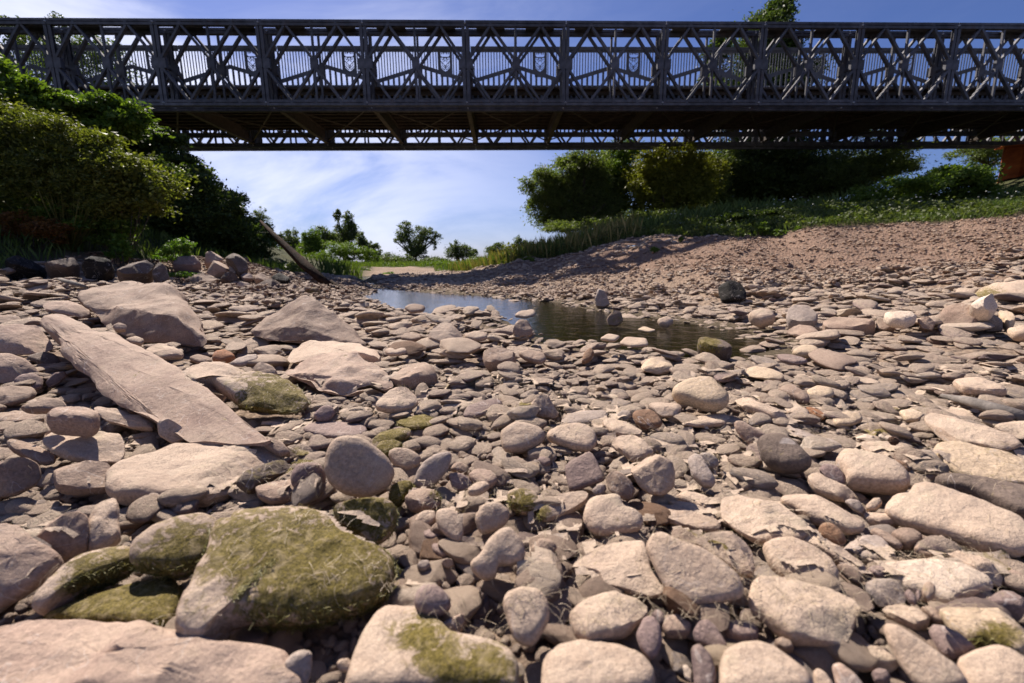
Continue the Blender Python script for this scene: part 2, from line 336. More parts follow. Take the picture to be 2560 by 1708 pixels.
F = np.stack([idx[:-1, :-1], idx[:-1, 1:], idx[1:, 1:], idx[1:, :-1]], -1).reshape(-1, 4)
SILT = np.clip((GZ - 0.12) / 0.25, 0, 1) * (GX > 0)
me = np_mesh('ground', np.stack([GX, GY, GZ], -1).reshape(-1, 3), F, True, {'veg': ('FLOAT', GV.astype(np.float32)), 'wet': ('FLOAT', np.clip((poly_sd(POOL, GX, GY) + .28) / .22, 0, 1).astype(np.float32)), 'bank': ('FLOAT', SILT.astype(np.float32))})
GM, N, L, P = new_mat('river_bed_ground'); t = N.new('ShaderNodeTexCoord')
a1 = N.new('ShaderNodeAttribute'); a1.attribute_name = 'veg'; a2 = N.new('ShaderNodeAttribute'); a2.attribute_name = 'bank'
nA = noise_node(N, L, t.outputs['Object'], 40, 8, 0.7); nB = noise_node(N, L, t.outputs['Object'], 1.7, 6, 0.6)
vo = N.new('ShaderNodeTexVoronoi'); vo.inputs['Scale'].default_value = 26; L.new(t.outputs['Object'], vo.inputs['Vector'])
bed = mixc(N, L, mrange(N, L, nA.outputs['Fac'], .35, .65), (0.20, 0.14, 0.10), (0.37, 0.275, 0.20))
bank = mixc(N, L, mrange(N, L, nA.outputs['Fac'], .35, .65), (0.17, 0.105, 0.072), (0.30, 0.20, 0.145))
bank = mixc(N, L, mrange(N, L, vo.outputs['Distance'], .0, .6, .5, 0), bank, (0.36, 0.27, 0.21))
c = mixc(N, L, a2.outputs['Fac'], bed, bank)
soil = mixc(N, L, mrange(N, L, nB.outputs['Fac'], .4, .6), (0.045, 0.050, 0.018), (0.085, 0.085, 0.035))
aw = N.new('ShaderNodeAttribute'); aw.attribute_name = 'wet'
c = mixc(N, L, mathn(N, L, 'MULTIPLY', aw.outputs['Fac'], .75), c, (0.05, 0.042, 0.022))
c = mixc(N, L, a1.outputs['Fac'], c, soil); L.new(c, P.inputs['Base Color']); P.inputs['Roughness'].default_value = 0.95; P.inputs['Specular IOR Level'].default_value = 0.15
b = N.new('ShaderNodeBump'); b.inputs['Distance'].default_value = 0.03; b.inputs['Strength'].default_value = 0.9
L.new(mathn(N, L, 'SUBTRACT', nA.outputs['Fac'], vo.outputs['Distance']), b.inputs['Height']); L.new(b.outputs[0], P.inputs['Normal'])
tag(link('ground', me, GM), 'dry stony river bed rising into brown gravel and grassy banks', None, None, 'structure')

# water
WM, N, L, P = new_mat('shallow_river_water'); t = N.new('ShaderNodeTexCoord')
P.inputs['Base Color'].default_value = (0.10, 0.085, 0.035, 1); P.inputs['Transmission Weight'].default_value = 0.9; P.inputs['IOR'].default_value = 1.33; P.inputs['Roughness'].default_value = 0.02
mpw = N.new('ShaderNodeMapping'); mpw.inputs['Scale'].default_value = (1, 1.0, 1); L.new(t.outputs['Object'], mpw.inputs['Vector'])
w1 = noise_node(N, L, mpw.outputs[0], 9, 4, 0.55, 0.6); w2 = noise_node(N, L, mpw.outputs[0], 45, 3, 0.6)
b = N.new('ShaderNodeBump'); b.inputs['Distance'].default_value = 0.012; b.inputs['Strength'].default_value = 0.5
L.new(mathn(N, L, 'ADD', w1.outputs['Fac'], mathn(N, L, 'MULTIPLY', w2.outputs['Fac'], 0.18)), b.inputs['Height']); L.new(b.outputs[0], P.inputs['Normal'])
gx_, gy_ = np.meshgrid(np.arange(-6.5, 3.2, .1), np.arange(2.0, 18, .1)); keep = poly_sd(POOL, gx_, gy_) > -0.55
ids = -np.ones(gx_.shape, int); ids[keep] = np.arange(keep.sum()); q = np.stack([ids[:-1, :-1], ids[:-1, 1:], ids[1:, 1:], ids[1:, :-1]], -1).reshape(-1, 4); q = q[(q >= 0).all(1)]
me = np_mesh('river_water', np.stack([gx_[keep], gy_[keep], 0 * gx_[keep] - 0.012], -1), q, True)
tag(link('river_water', me, WM), 'still shallow pool left in the dry river bed', None, None, 'structure')
# ------------------------------------------------------------------ the truss footbridge
BY0, BS0, BPSI, BZ, BH, BL = 14.568, -1.316, 0.0287, 5.28, 2.36, 3.05
ND0, ND1 = -11, 13                                                     # bays built, node 0 is left of the middle of the picture
bridge = bpy.data.objects.new('truss_footbridge', None); COL.objects.link(bridge)
bridge.location = (BS0 * math.cos(BPSI), BY0 + BS0 * math.sin(BPSI), BZ); bridge.rotation_euler = (0, 0, BPSI)
tag(bridge, 'long grey steel truss footbridge crossing over the dry river bed', 'bridge')
# one truss panel, local x 0..L
CHH = 0.165                                                            # depth of a chord with its reinforcing chord
def chord(z0, z1):
    b = MB()
    for za, zb in ((z0, z0 + 0.072), (z1 - 0.072, z1)):
        for y in (-0.062, 0.028): b.box((0.006, y, za), (BL - 0.006, y + 0.034, zb))
    for x in (0.05, 0.76, 1.5, 2.26, 2.98): b.box((x - 0.04, -0.06, z0 + 0.01), (x + 0.04, 0.06, z1 - 0.01))
    return b.box((0.01, -0.03, z0 + .03), (BL - 0.01, 0.03, z1 - .03))
ME = {'top_chord': chord(BH - CHH, BH).mesh('top_chord'), 'bottom_chord': chord(0, CHH).mesh('bottom_chord'),
      'post': MB().box((-0.045, -0.045, CHH), (0.045, -0.03, BH - CHH)).box((-0.045, 0.03, CHH), (0.045, 0.045, BH - CHH)).box((-0.012, -0.031, CHH), (0.012, 0.031, BH - CHH)).mesh('end_post'),
      'mid': MB().box((-0.03, -0.03, CHH), (0.03, 0.03, BH - CHH)).mesh('middle_post'),
      'gus': MB().box((-0.11, -0.052, -0.14), (0.11, 0.052, 0.14)).mesh('gusset_plate')}
HM = BH / 2
PIN = plain_mat('bright_pin_steel', (.30, .30, .31), (.42, .42, .43), 9, .5, .4); ppm = MB().tube([(0, -.085, 0), (0, .085, 0)], [.024, .024], 8).mesh('pin', True); ppm.materials.append(PIN)
def diag(x0, z0, x1, z1):
    return MB().bar((x0, 0, z0), (x1, 0, z1), 0.066, 0.10).mesh('diagonal')
dd = []
for xa, xb in ((0.05, BL * .25), (BL * .5, BL * .25), (BL * .5, BL * .75), (BL - 0.05, BL * .75)):
    sx_ = 0.035 if xb > xa else -0.035
    for zz in (BH - CHH, CHH): dd.append(diag(xa, HM + (0.08 if zz > HM else -0.08), xb - sx_, zz))
for k, m_ in ME.items(): m_.materials.append(STEEL)
for m_ in dd: m_.materials.append(STEEL)
ROWS = (0.0, 0.5, 4.85, 5.35)
for r, dy in enumerate(ROWS):
    for n in range(ND0, ND1):
        for z in (CHH / 2, BH - CHH / 2): link('pin', ppm, None, bridge, (n * BL, dy, z))
        p = link('truss_panel', None, None, bridge, (n * BL, dy, 0)); link('top_chord', ME['top_chord'], None, p); link('bottom_chord', ME['bottom_chord'], None, p)
        for x in (0.06, BL - 0.06): link('end_post', ME['post'], None, p, (x, 0, 0))
        link('middle_post', ME['mid'], None, p, (BL / 2, 0, 0))
        for m_ in dd: link('diagonal', m_, None, p)
        for x in (0.10, BL / 2, BL - 0.10): link('gusset_plate', ME['gus'], None, p, (x, 0, HM))
# plates joining the two trusses of each side on top, tie bars at the posts
mp_ = MB().box((-0.44, 0.065, BH - 0.05), (0.44, 0.435, BH - 0.035)).box((-0.44, 0.065, BH - 0.12), (0.44, 0.08, BH - 0.05)).mesh('bracing_plate'); mp_.materials.append(STEEL)
mt_ = MB().bar((0, 0.05, 0.5), (0, 0.45, 1.9), 0.05, 0.05, (1, 0, 0)).bar((0, 0.05, 1.9), (0, 0.45, 0.5), 0.05, 0.05, (1, 0, 0)).box((-0.03, 0.06, HM - 0.03), (0.03, 0.44, HM + 0.03)).mesh('tie_frame'); mt_.materials.append(STEEL)
for dy in (0.0, 4.85):
    for n in range(ND0, ND1):
        for k in (0.25, 0.75): link('bracing_plate', mp_, None, bridge, ((n + k) * BL, dy, 0))
        link('tie_frame', mt_, None, bridge, (n * BL, dy, 0))
# transoms, stringers, deck, sway bracing
tm = MB().box((-0.075, 0.58, 0.12), (0.075, 4.77, 0.14)).box((-0.012, 0.58, 0.14), (0.012, 4.77, 0.57)).box((-0.075, 0.58, 0.57), (0.075, 4.77, 0.59)).mesh('transom'); tm.materials.append(DARK_STEEL)
for n in range(ND0, ND1 + 1): link('transom', tm, None, bridge, (n * BL, 0, 0))
x0, x1 = ND0 * BL, ND1 * BL
sm_ = MB().box((x0, -0.035, 0.592), (x1, 0.035, 0.602)).box((x0, -0.006, 0.602), (x1, 0.006, 0.70)).box((x0, -0.035, 0.70), (x1, 0.035, 0.71)).mesh('stringer'); sm_.materials.append(DARK_STEEL)
for k in range(11): link('stringer', sm_, None, bridge, (0, 0.8 + k * 0.375, 0))
dm = MB().box((-BL / 2 + 0.01, 0.62, 0.713), (BL / 2 - 0.01, 4.73, 0.77))
for k in range(34): dm.box((-BL / 2 + 0.02 + k * BL / 34, 0.64, 0.77), (-BL / 2 + 0.075 + k * BL / 34, 4.71, 0.782))
dm = dm.mesh('deck_panel'); dm.materials.append(DARK_STEEL)
for n in range(ND0, ND1): link('deck_panel', dm, None, bridge, ((n + .5) * BL, 0, 0))
sb1 = MB().bar((0.08, 0.66, 0.2), (BL - 0.08, 4.69, 0.2), 0.05, 0.03, (0, 0, 1)).mesh('sway_brace'); sb1.materials.append(DARK_STEEL)
sb2 = MB().bar((0.08, 4.69, 0.235), (BL - 0.08, 0.66, 0.235), 0.05, 0.03, (0, 0, 1)).mesh('sway_brace'); sb2.materials.append(DARK_STEEL)
rk = MB().bar((0, 0.62, 1.25), (0, 1.05, 0.6), 0.07, 0.07, (1, 0, 0)).mesh('raker'); rk.materials.append(STEEL)
rk2 = MB().bar((0, 4.73, 1.25), (0, 4.30, 0.6), 0.07, 0.07, (1, 0, 0)).mesh('raker'); rk2.materials.append(STEEL)
for n in range(ND0, ND1): link('sway_brace', sb1, None, bridge, (n * BL, 0, 0)); link('sway_brace', sb2, None, bridge, (n * BL, 0, 0)); link('raker', rk, None, bridge, (n * BL + .1, 0, 0)); link('raker', rk2, None, bridge, (n * BL + .1, 0, 0))
# parapet plates cut with slots and a crested eagle shield
RT = 2.02                                                              # top of the parapet above the truss foot
def parapet():
    b = MB(); y0, y1 = -0.006, 0.006; W = BL - 0.03
    def bandc(x): return RT - 0.60 - 0.43 * abs(x - W / 2) / (W / 2)   # centre line of the tent-shaped band
    b.box((0, -0.03, RT - 0.10), (W, 0.03, RT)).box((0, y0, RT - 0.16), (W, y1, RT - 0.10)).box((0, y0, RT - 1.72), (W, y1, RT - 1.52))
    sh0, sh1 = W / 2 + 0.50, W / 2 + 0.94
    for a, c_ in ((0.0, W / 2), (W / 2, W)):
        n = len(b.v)
        for x in (a, c_):
            for z in (bandc(x) - 0.062, bandc(x) + 0.062):
                b.v += [(x, y0, z), (x, y1, z)]
        b.f += [tuple(n + i for i in g) for g in ((0, 4, 6, 2), (1, 3, 7, 5), (2, 6, 7, 3), (0, 1, 5, 4), (0, 2, 3, 1), (4, 5, 7, 6))]
    k = 0
    while k * 0.0915 < W:
        x = k * 0.0915; k += 1
        if sh0 - 0.03 < x < sh1: continue
        b.box((x, y0 + .001, bandc(x + .013) + 0.05), (x + 0.029, y1 - .001, RT - 0.155))
    k = 0
    while k * 0.173 < W:
        x = k * 0.173; k += 1; b.box((x, y0 + .001, RT - 1.53), (min(W, x + 0.068), y1 - .001, bandc(x + .03) - 0.05))
    return b.mesh('parapet_panel'), sh0, sh1, bandc
pm, sh0, sh1, bandc = parapet(); pm.materials.append(RAIL)
BIT = ["#.#.##.##.#.#", "#.#.#...#.#.#", "#...........#", "#...........#", "##.........##", "#############", "#...##.##...#", "#.#.#...#.#.#", "#..#.#.#.#..#", "#....#.#....#", "##..#...#..##",
       "#.#.......#.#", "#.##.....##.#", "#...#...#...#", "#.#..#.#..#.#", "#..#.###.#..#", "##..#.#.#..##", "#.#..###..#.#", "##.#..#..#.##", "###.##.##.###", "####.....####", "######.######"]
cb = MB(); cw, ch = 0.335 / 13, 0.56 / 22
xs = sh0 + 0.05
for j, row in enumerate(BIT):
    i = 0
    while i < 13:
        if row[i] == '#':
            k = i
            while k < 13 and row[k] == '#': k += 1
            cb.box((xs + i * cw, -0.005, RT - 0.17 - (j + 1) * ch), (xs + k * cw, 0.005, RT - 0.17 - j * ch)); i = k
        else: i += 1
cb.box((sh0 - 0.02, -0.005, bandc(sh0)), (xs, 0.005, RT - 0.155)).box((xs + 13 * cw, -0.005, bandc(sh1) + .02), (sh1, 0.005, RT - 0.155)).box((xs, -0.005, RT - 0.17), (xs + 13 * cw, 0.005, RT - 0.155))
cb.box((xs, -0.005, bandc(sh1) - .02), (xs + 13 * cw, 0.005, RT - 0.17 - 22 * ch))
cm = cb.mesh('crest_plate'); cm.materials.append(RAIL)
for dy in (0.80, 4.55):
    for n in range(ND0, ND1):
        p = link('parapet_panel', pm, None, bridge, (n * BL + 0.11, dy, 0)); link('crest_plate', cm, None, p)

# ------------------------------------------------------------------ rusty sheet piling under the right end of the bridge
pw = bpy.data.objects.new('sheet_pile_wall', None); COL.objects.link(pw); pc = at_y(2478, 470, 20.6); pw.location = tuple(pc); pw.rotation_euler = (0, 0, -0.5)
tag(pw, 'rusty orange sheet pile abutment wall under the far right of the bridge', 'retaining wall')
zt_ = BZ - pc[2] - 0.02
def pile():
    b = MB(); pr = [(0, 0), (0.12, 0.28), (0.42, 0.28), (0.54, 0)]; n = len(b.v)
    pts = [(x, y) for x, y in pr] + [(x, y + 0.014) for x, y in pr[::-1]]
    for z in (-1.6, zt_): b.v += [(x, y - 0.28, z) for x, y in pts]
    k = len(pts); b.f += [tuple(range(k))[::-1], tuple(range(k, 2 * k))] + [(i, (i + 1) % k, k + (i + 1) % k, k + i) for i in range(k)]
    b.box((0.515, -0.30, -1.6), (0.565, -0.262, zt_)); return b.mesh('pile')
pl = pile(); pl.materials.append(RUST)
for k in range(14): link('pile', pl, None, pw, (k * 0.57 * 1.9, 0, 0)).scale = (1.9, 1.9, 1)
cp_ = MB().box((-0.1, -0.62, zt_), (14 * 1.09, 0.1, zt_ + 0.012)).mesh('capping'); link('capping', cp_, RUST, pw)

# ------------------------------------------------------------------ vegetation builders
def leaves_mesh(name, ells, count, size, aspect=1.8, clump=0.26, shell=0.45, ncl=30, droop=0.0):
    """ells: list of (centre, radii) in metres; leaf-sized folded quads in uneven clumps"""
    vol = np.array([e[1][0] * e[1][2] for e in ells]); vol /= vol.sum(); C = []
    for (c, r), w in zip(ells, vol):
        c = np.array(c); r = np.array(r); n = int(count * w)
        k = max(5, int(ncl * math.sqrt(w * len(ells)) * (1 if len(ells) < 12 else .6))); d = RNG.normal(0, 1, (k, 3)); d /= np.linalg.norm(d, axis=1)[:, None]
        cen = d * RNG.uniform(shell, 1.08, (k, 1)) * RNG.uniform(.8, 1.1, (k, 1)); sz = RNG.uniform(0.3, 1.25, k) * clump
        pk = sz ** 1.6; pk /= pk.sum(); j = RNG.choice(k, n, p=pk)
        p = cen[j] + RNG.normal(0, 1, (n, 3)) * sz[j, None] * [1, 1, 0.8]
        nb = n // 6; q = RNG.normal(0, 1, (nb, 3)); q /= np.linalg.norm(q, axis=1)[:, None]; p[:nb] = q * RNG.uniform(0, 0.75, (nb, 1))
        if droop: p[:, 2] -= droop * RNG.random(n) ** 2
        C.append(c + p * r)
    C = np.concatenate(C); n = len(C)
    a = RNG.normal(0, 1, (n, 3)); a[:, 2] = a[:, 2] * 0.6 - droop; a /= np.linalg.norm(a, axis=1)[:, None]
    b = RNG.normal(0, 1, (n, 3)); b = np.cross(a, b); b /= np.linalg.norm(b, axis=1)[:, None] + 1e-9
    s = size * RNG.uniform(0.6, 1.35, (n, 1)); nn = np.cross(a, b)
    V = np.stack([C - a * s * .5, C + b * s * .5 / aspect + nn * s * .08, C + a * s * .5, C - b * s * .5 / aspect + nn * s * .08], 1).reshape(-1, 3)
    F = np.arange(4 * n).reshape(n, 4); rnd = np.repeat(RNG.random(n), 4).astype(np.float32)
    return np_mesh(name, V, F, False, {'rnd': ('FLOAT', rnd)})
def px_ell(t, cx, cy, rx, ry, Y, depth=None):
    """an ellipse seen in the photograph at distance Y, as an ellipsoid in metres"""
    sx, sy = src(t, cx, cy); k = TILE[t][2]; c = at_y(sx, sy, Y); w = np.dot(c - CO, CF); m = w / FPX / 2.5 / k
    return c, (rx * m, (depth if depth else rx * m), ry * m)
def ragged(ells, k=6, s=(.22, .46), core=.84):
    """break the smooth outline of each crown with smaller masses and sprays round its edge"""
    out = []
    for c, r in ells:
        c = np.array(c, float); r = np.array(r, float); out.append((c, r * core))
        for _ in range(k):
            d = RNG.normal(0, 1, 3); d[2] = d[2] * 1.1 + .25; d /= np.linalg.norm(d); q = RNG.uniform(*s)
            out.append((c + d * r * RNG.uniform(.72, 1.02), r * q * RNG.uniform(.7, 1.3, 3)))
    return out
def sprays_mesh(ells, n, size, name='spray', reach=1.3):
    """shoots that stick out of a bush: each a thin stem with leaves along it"""
    S = MB(); C = []; A = []
    for c, r in ells:
        c = np.array(c, float); r = np.array(r, float)
        for _ in range(max(3, n // len(ells))):
            d = RNG.normal(0, 1, 3); d[2] = abs(d[2]) * .8 + .15; d /= np.linalg.norm(d); p0 = c + d * r * .55; p1 = c + d * r * RNG.uniform(1.0, reach); sag = np.array([d[0], d[1], -.5]) * r * .15 * RNG.random(); p1 = p1 + sag
            pm = (p0 + p1) / 2 + np.array([0, 0, .06]) * r[2]; S.tube([p0, pm, p1], [.005, .004, .0015], 3)
            k = 14; t_ = RNG.random(k)[:, None] ** .8; q = (1 - t_) ** 2 * p0 + 2 * t_ * (1 - t_) * pm + t_ ** 2 * p1; C.append(q + RNG.normal(0, size * .5, (k, 3))); A.append(RNG.normal(0, .7, (k, 3)) + (p1 - p0) / np.linalg.norm(p1 - p0))
    C = np.concatenate(C); a = np.concatenate(A); a /= np.linalg.norm(a, axis=1)[:, None]; b = np.cross(a, RNG.normal(0, 1, a.shape)); b /= np.linalg.norm(b, axis=1)[:, None]; s = size * RNG.uniform(.6, 1.3, (len(C), 1))
    V = np.stack([C - a * s * .5, C + b * s * .2, C + a * s * .5, C - b * s * .2], 1).reshape(-1, 3); n0 = len(V); ns = len(S.v)
    tri = [tuple(n0 + i for i in f) for f in S.f if len(f) == 4]
    F = np.concatenate([np.arange(n0).reshape(-1, 4), np.array(tri)]); V = np.concatenate([V, np.array(S.v)])
    return np_mesh(name, V, F, False, {'rnd': ('FLOAT', np.concatenate([np.repeat(RNG.random(len(C)), 4), np.full(ns, .9)]).astype(np.float32))})
def shrub(name, label, cat, ells, mat, count, size, group=None, aspect=2.2, stems=7, clump=0.28, shell=0.4, ncl=30, stem_mat=None, droop=0.0, part='foliage', stem='stem'):
    c0 = np.mean([e[0] for e in ells], 0); gx0, gy0 = float(c0[0]), float(c0[1]); g0 = tz(gx0, gy0)
    base = np.array([gx0, gy0, g0]); o = bpy.data.objects.new(name, None); COL.objects.link(o); o.location = tuple(base)
    tag(o, label, cat, group)
    el = [(np.array(c) - base, r) for c, r in ells]
    link(part, leaves_mesh(part, ragged(el, 8, (.25, .55), .70), count, size, aspect, clump, shell, ncl, droop), LM[mat], o)
    if count > 7000 and 'horizon' not in (group or ''): link('shoots', sprays_mesh(el, count // 160, size * 1.15, 'shoots'), LM[mat], o)
    b = MB(); tot = sum(e[1][2] for e in el)
    for c, r in el:
        for k in range(max(2, stems // len(el) + 1)):
            tip = np.array(c) + RNG.normal(0, 0.45, 3) * r; mid = tip * 0.5 + RNG.normal(0, 0.1, 3) * r[0]; R0 = max(0.008, 0.022 * r[2]); 
            b.tube([RNG.normal(0, 0.06, 3) * [r[0], r[1], 0] - [0, 0, 0.1], mid, tip], [R0, R0 * .7, R0 * .3], 5)
    link(stem, b.mesh(stem, True), stem_mat or BARK, o)
    return o
def tree(name, label, ells, mat, count, size, foot, trunk_r, group=None, aspect=2.2, clump=0.24, ncl=34, shell=0.45, droop=0.0):
    base = np.array([foot[0], foot[1], tz(foot[0], foot[1])]); o = bpy.data.objects.new(name, None); COL.objects.link(o); o.location = tuple(base)
    tag(o, label, 'tree', group)
    el = [(np.array(c) - base, r) for c, r in ells]
    link('crown', leaves_mesh('crown', ragged(el), count, size, aspect, clump, shell, ncl, droop), LM[mat], o)
    if count > 12000: link('shoots', sprays_mesh(el, count // 200, size * 1.2, 'shoots', 1.22), LM[mat], o)
    zc = min(c[2] - r[2] * 0.4 for c, r in el); zc = max(zc, 0.3); b = MB(); top = np.array([el[0][0][0] * .3, el[0][0][1] * .3, zc])
    b.tube([(0, 0, -0.3), top * .5 + RNG.normal(0, trunk_r * .5, 3), top], [trunk_r * 1.35, trunk_r, trunk_r * .8], 9, 0.1)
    for c, r in el:
        for k in range(4):
            tip = np.array(c) + RNG.normal(0, 0.42, 3) * r; mid = (top + tip) / 2 + RNG.normal(0, 0.08, 3) * r[0]
            b.tube([top - [0, 0, 0.05], mid, tip], [trunk_r * .5, trunk_r * .3, trunk_r * .08], 6)
    link('trunk', b.mesh('trunk', True), BARK, o); return o
def blades(name, X, Y, h, w, lean, mat, label, tone=None):
    n = len(X); Z = terrain(X, Y); a = RNG.uniform(0, 2 * math.pi, n); H = h * RNG.uniform(.5, 1.25, n) if np.isscalar(h) else h
    dx, dy = np.cos(a), np.sin(a); ln = lean * H * RNG.uniform(.2, 1, n); b_ = RNG.uniform(0, 2 * math.pi, n); lx, ly = np.cos(b_) * ln, np.sin(b_) * ln
    P0 = np.stack([X - dx * w / 2, Y - dy * w / 2, Z - .02], -1); P1 = np.stack([X + dx * w / 2, Y + dy * w / 2, Z - .02], -1)
    P2 = np.stack([X + lx * .4 + dx * w * .35, Y + ly * .4 + dy * w * .35, Z + H * .6], -1); P3 = np.stack([X + lx, Y + ly, Z + H], -1)
    V = np.stack([P0, P1, P2, P3], 1).reshape(-1, 3); F = np.arange(4 * n).reshape(n, 4)
    r = np.repeat(RNG.random(n) if tone is None else tone, 4).astype(np.float32)
    return tag(link(name, np_mesh(name, V, F, False, {'rnd': ('FLOAT', r)}), mat), label, None, None, 'stuff')

# ---- far trees
def E_(t, Y, *L_): return [px_ell(t, *e, Y) for e in L_]
def foot_of(t, x, y, Y): p = at_y(*src(t, x, y), Y); return p
FAR = [('round spreading tree alone at the middle of the horizon', [(1390, 300, 60, 45), (1550, 340, 75, 55), (1340, 400, 60, 40), (1470, 420, 110, 90), (1620, 400, 45, 60), (1480, 520, 90, 50)], 75, (1480, 570), 9000, .30, .45),
       ('tall dark tree with a ragged split top left of the horizon', [(820, 200, 28, 50), (910, 215, 42, 50), (890, 330, 85, 90), (960, 330, 45, 60), (880, 400, 90, 50)], 62, (890, 470), 9000, .26, .4),
       ('low dark tree leaning right behind the tall ragged tree', [(1020, 400, 45, 50), (1060, 460, 60, 50), (1130, 500, 60, 50)], 58, (1050, 540), 4500, .24, .3),
       ('small rounded tree right of the lone spreading tree', [(1830, 480, 75, 65), (1780, 510, 60, 50), (1870, 520, 70, 50)], 85, (1830, 580), 5000, .30, .4),
       ('smallest low tree just right of the small rounded tree', [(1950, 520, 45, 40)], 95, (1950, 580), 1500, .32, .25),
       ('pale olive tree in the group at the left of the horizon', [(700, 350, 60, 55), (760, 390, 60, 60), (660, 420, 60, 70)], 56, (700, 540), 5000, .24, .3),
       ('bushy tree nearest the dark left bank on the horizon', [(430, 390, 70, 65), (400, 460, 90, 70), (500, 440, 60, 60)], 50, (430, 560), 5000, .22, .3),
       ('full green tree between the left bank and the tall ragged tree', [(600, 380, 70, 80), (580, 480, 110, 80), (640, 440, 80, 70)], 48, (600, 560), 7000, .20, .3),
       ('distant low tree beside the golden grass slope', [(2160, 480, 70, 50), (2130, 500, 60, 40)], 80, (2150, 540), 2500, .3, .3),
       ('yellow-green rounded tree behind the golden grass slope', [(2250, 490, 60, 50)], 82, (2250, 540), 2000, .3, .3),
       ('pair of far round crowns showing above the grass slope', [(2330, 430, 40, 45), (2400, 440, 40, 40)], 88, (2350, 520), 2200, .3, .3)]
for i, (lb, el, Y, ft, cnt, sz, tr) in enumerate(FAR):
    f = foot_of('N', ft[0], ft[1], Y)
    el = [(a_, b_, c_ * 1.15, d_ * 1.15) for a_, b_, c_, d_ in el]
    tree('tree', lb, E_('N', Y, *el), 'yellow' if 'yellow' in lb else ('green' if i == 7 else 'far'), cnt, sz, f, tr, 'trees on the horizon')
shrub('bush', 'broad light green willow scrub in front of the tall ragged tree', 'bush', E_('N', 42, (880, 480, 150, 70), (760, 520, 110, 70), (1020, 540, 110, 60), (1130, 560, 80, 50)), 'green', 14000, .16, 'scrub on the horizon', aspect=3)
shrub('bush', 'continuous low green scrub on the far bank behind the pool', 'bush', E_('N', 34, (700, 650, 150, 50), (950, 640, 160, 45), (1200, 640, 170, 38), (1450, 640, 170, 34), (1700, 630, 150, 34), (1900, 600, 120, 34)), 'green', 16000, .13, 'scrub on the horizon', clump=.4)
shrub('bush', 'low dark scrub line below the lone spreading tree', 'bush', E_('N', 60, (1260, 580, 90, 35), (1390, 580, 90, 40), (1560, 590, 110, 30), (1660, 600, 80, 25)), 'far', 7000, .22, 'scrub on the horizon')
shrub('bush', 'dense green bushes at the water bend behind the leaning log', 'bush', E_('N', 24, (620, 620, 90, 60), (760, 640, 110, 60), (640, 690, 100, 40)), 'green', 12000, .10, 'bushes by the bend')
shrub('bush', 'dark rounded bush at the left edge of the far gravel', 'bush', E_('N', 22, (1000, 690, 80, 40), (1060, 700, 60, 30)), 'dark', 5000, .08, 'bushes by the bend')
shrub('bush', 'bright green clump growing on the edge of the far gravel bar', 'bush', E_('N', 21, (1180, 700, 60, 28), (1260, 705, 60, 22), (1400, 710, 40, 20)), 'bright', 4500, .07, 'bushes by the bend')

# ---- trees behind the bridge on the right
tree('willow', 'grey-green willow at the left of the trees on the right bank', E_('M', 21, (1080, 300, 205, 164), (900, 430, 259, 164), (760, 560, 232, 177), (680, 760, 164, 149), (920, 680, 272, 205), (1180, 560, 205, 259), (1180, 760, 232, 149), (860, 850, 191, 108)), 'willow', 61965, 0.136, foot_of('M', 1050, 900, 21), .22, 'trees on the right bank', aspect=3.5, clump=.26, ncl=70, shell=.55, droop=.12)
tree('willow', 'slender green tree between the willow and the yellowish tree', E_('M', 22.5, (1400, 260, 218, 149), (1330, 420, 218, 205), (1430, 600, 205, 205), (1300, 760, 191, 149)), 'green', 32805, 0.130, foot_of('M', 1380, 900, 22.5), .2, 'trees on the right bank', aspect=3, clump=.26, ncl=70, shell=.55)
tree('willow', 'yellow-green bushy tree under the middle of the bridge', E_('M', 20.5, (1850, 300, 300, 177), (1700, 480, 245, 177), (2100, 420, 259, 218), (1750, 660, 245, 177), (2050, 640, 259, 191), (1900, 520, 272, 205)), 'yellow', 58320, 0.123, foot_of('M', 1880, 850, 20.5), .2, 'trees on the right bank', aspect=2.6, clump=.26, ncl=70, shell=.55)
tree('tree', 'big dark tree rising behind the bridge railing on the right', E_('R', 24, (430, 200, 330, 210), (280, 430, 330, 190), (660, 340, 290, 210), (250, -170, 260, 190), (500, -330, 260, 210), (450, -640, 190, 190), (570, -840, 85, 90), (615, -955, 34, 36), (130, -560, 90, 90)), 'dark', 128250, 0.168, foot_of('R', 420, 560, 24), .34, 'trees on the right bank', clump=.34, ncl=60)
tree('willow', 'feathery tree with drooping branches right of the dark tree', E_('R', 22, (1150, 200, 313, 149), (1000, 330, 300, 149), (1270, 290, 218, 95), (900, 430, 272, 122), (1380, 240, 149, 67)), 'willow', 40095, 0.130, foot_of('R', 850, 560, 22), .2, 'trees on the right bank', aspect=3.2, clump=.28, shell=.55, droop=.1)
tree('tree', 'pale feathery tree peeping beside the rusty piling', E_('R', 24, (2050, 130, 191, 81), (2120, 210, 177, 81)), 'willow', 9112, 0.130, foot_of('R', 2100, 300, 24), .15, 'trees on the right bank', aspect=3)
tree('tree', 'dark tree behind the left end of the bridge', E_('S', 24, (200, 150, 95, 75), (150, 230, 120, 70), (270, 210, 80, 80), (110, 120, 60, 50)), 'dark', 15000, .14, foot_of('S', 190, 300, 24), .3, None, clump=.24)
tree('tree', 'dark leafy tree at the far left edge behind the railing', E_('S', 19, (10, 130, 90, 70), (-60, 210, 120, 90)), 'dark', 9000, .12, foot_of('S', -20, 300, 19), .25, None, clump=.24)
tree('tree', 'thin feathery tree standing over the dark left bank', E_('G', 30, (590, 200, 35, 45), (610, 240, 40, 40), (570, 250, 40, 40)), 'willow', 3500, .1, foot_of('G', 600, 320, 30), .1, None, aspect=3.5)

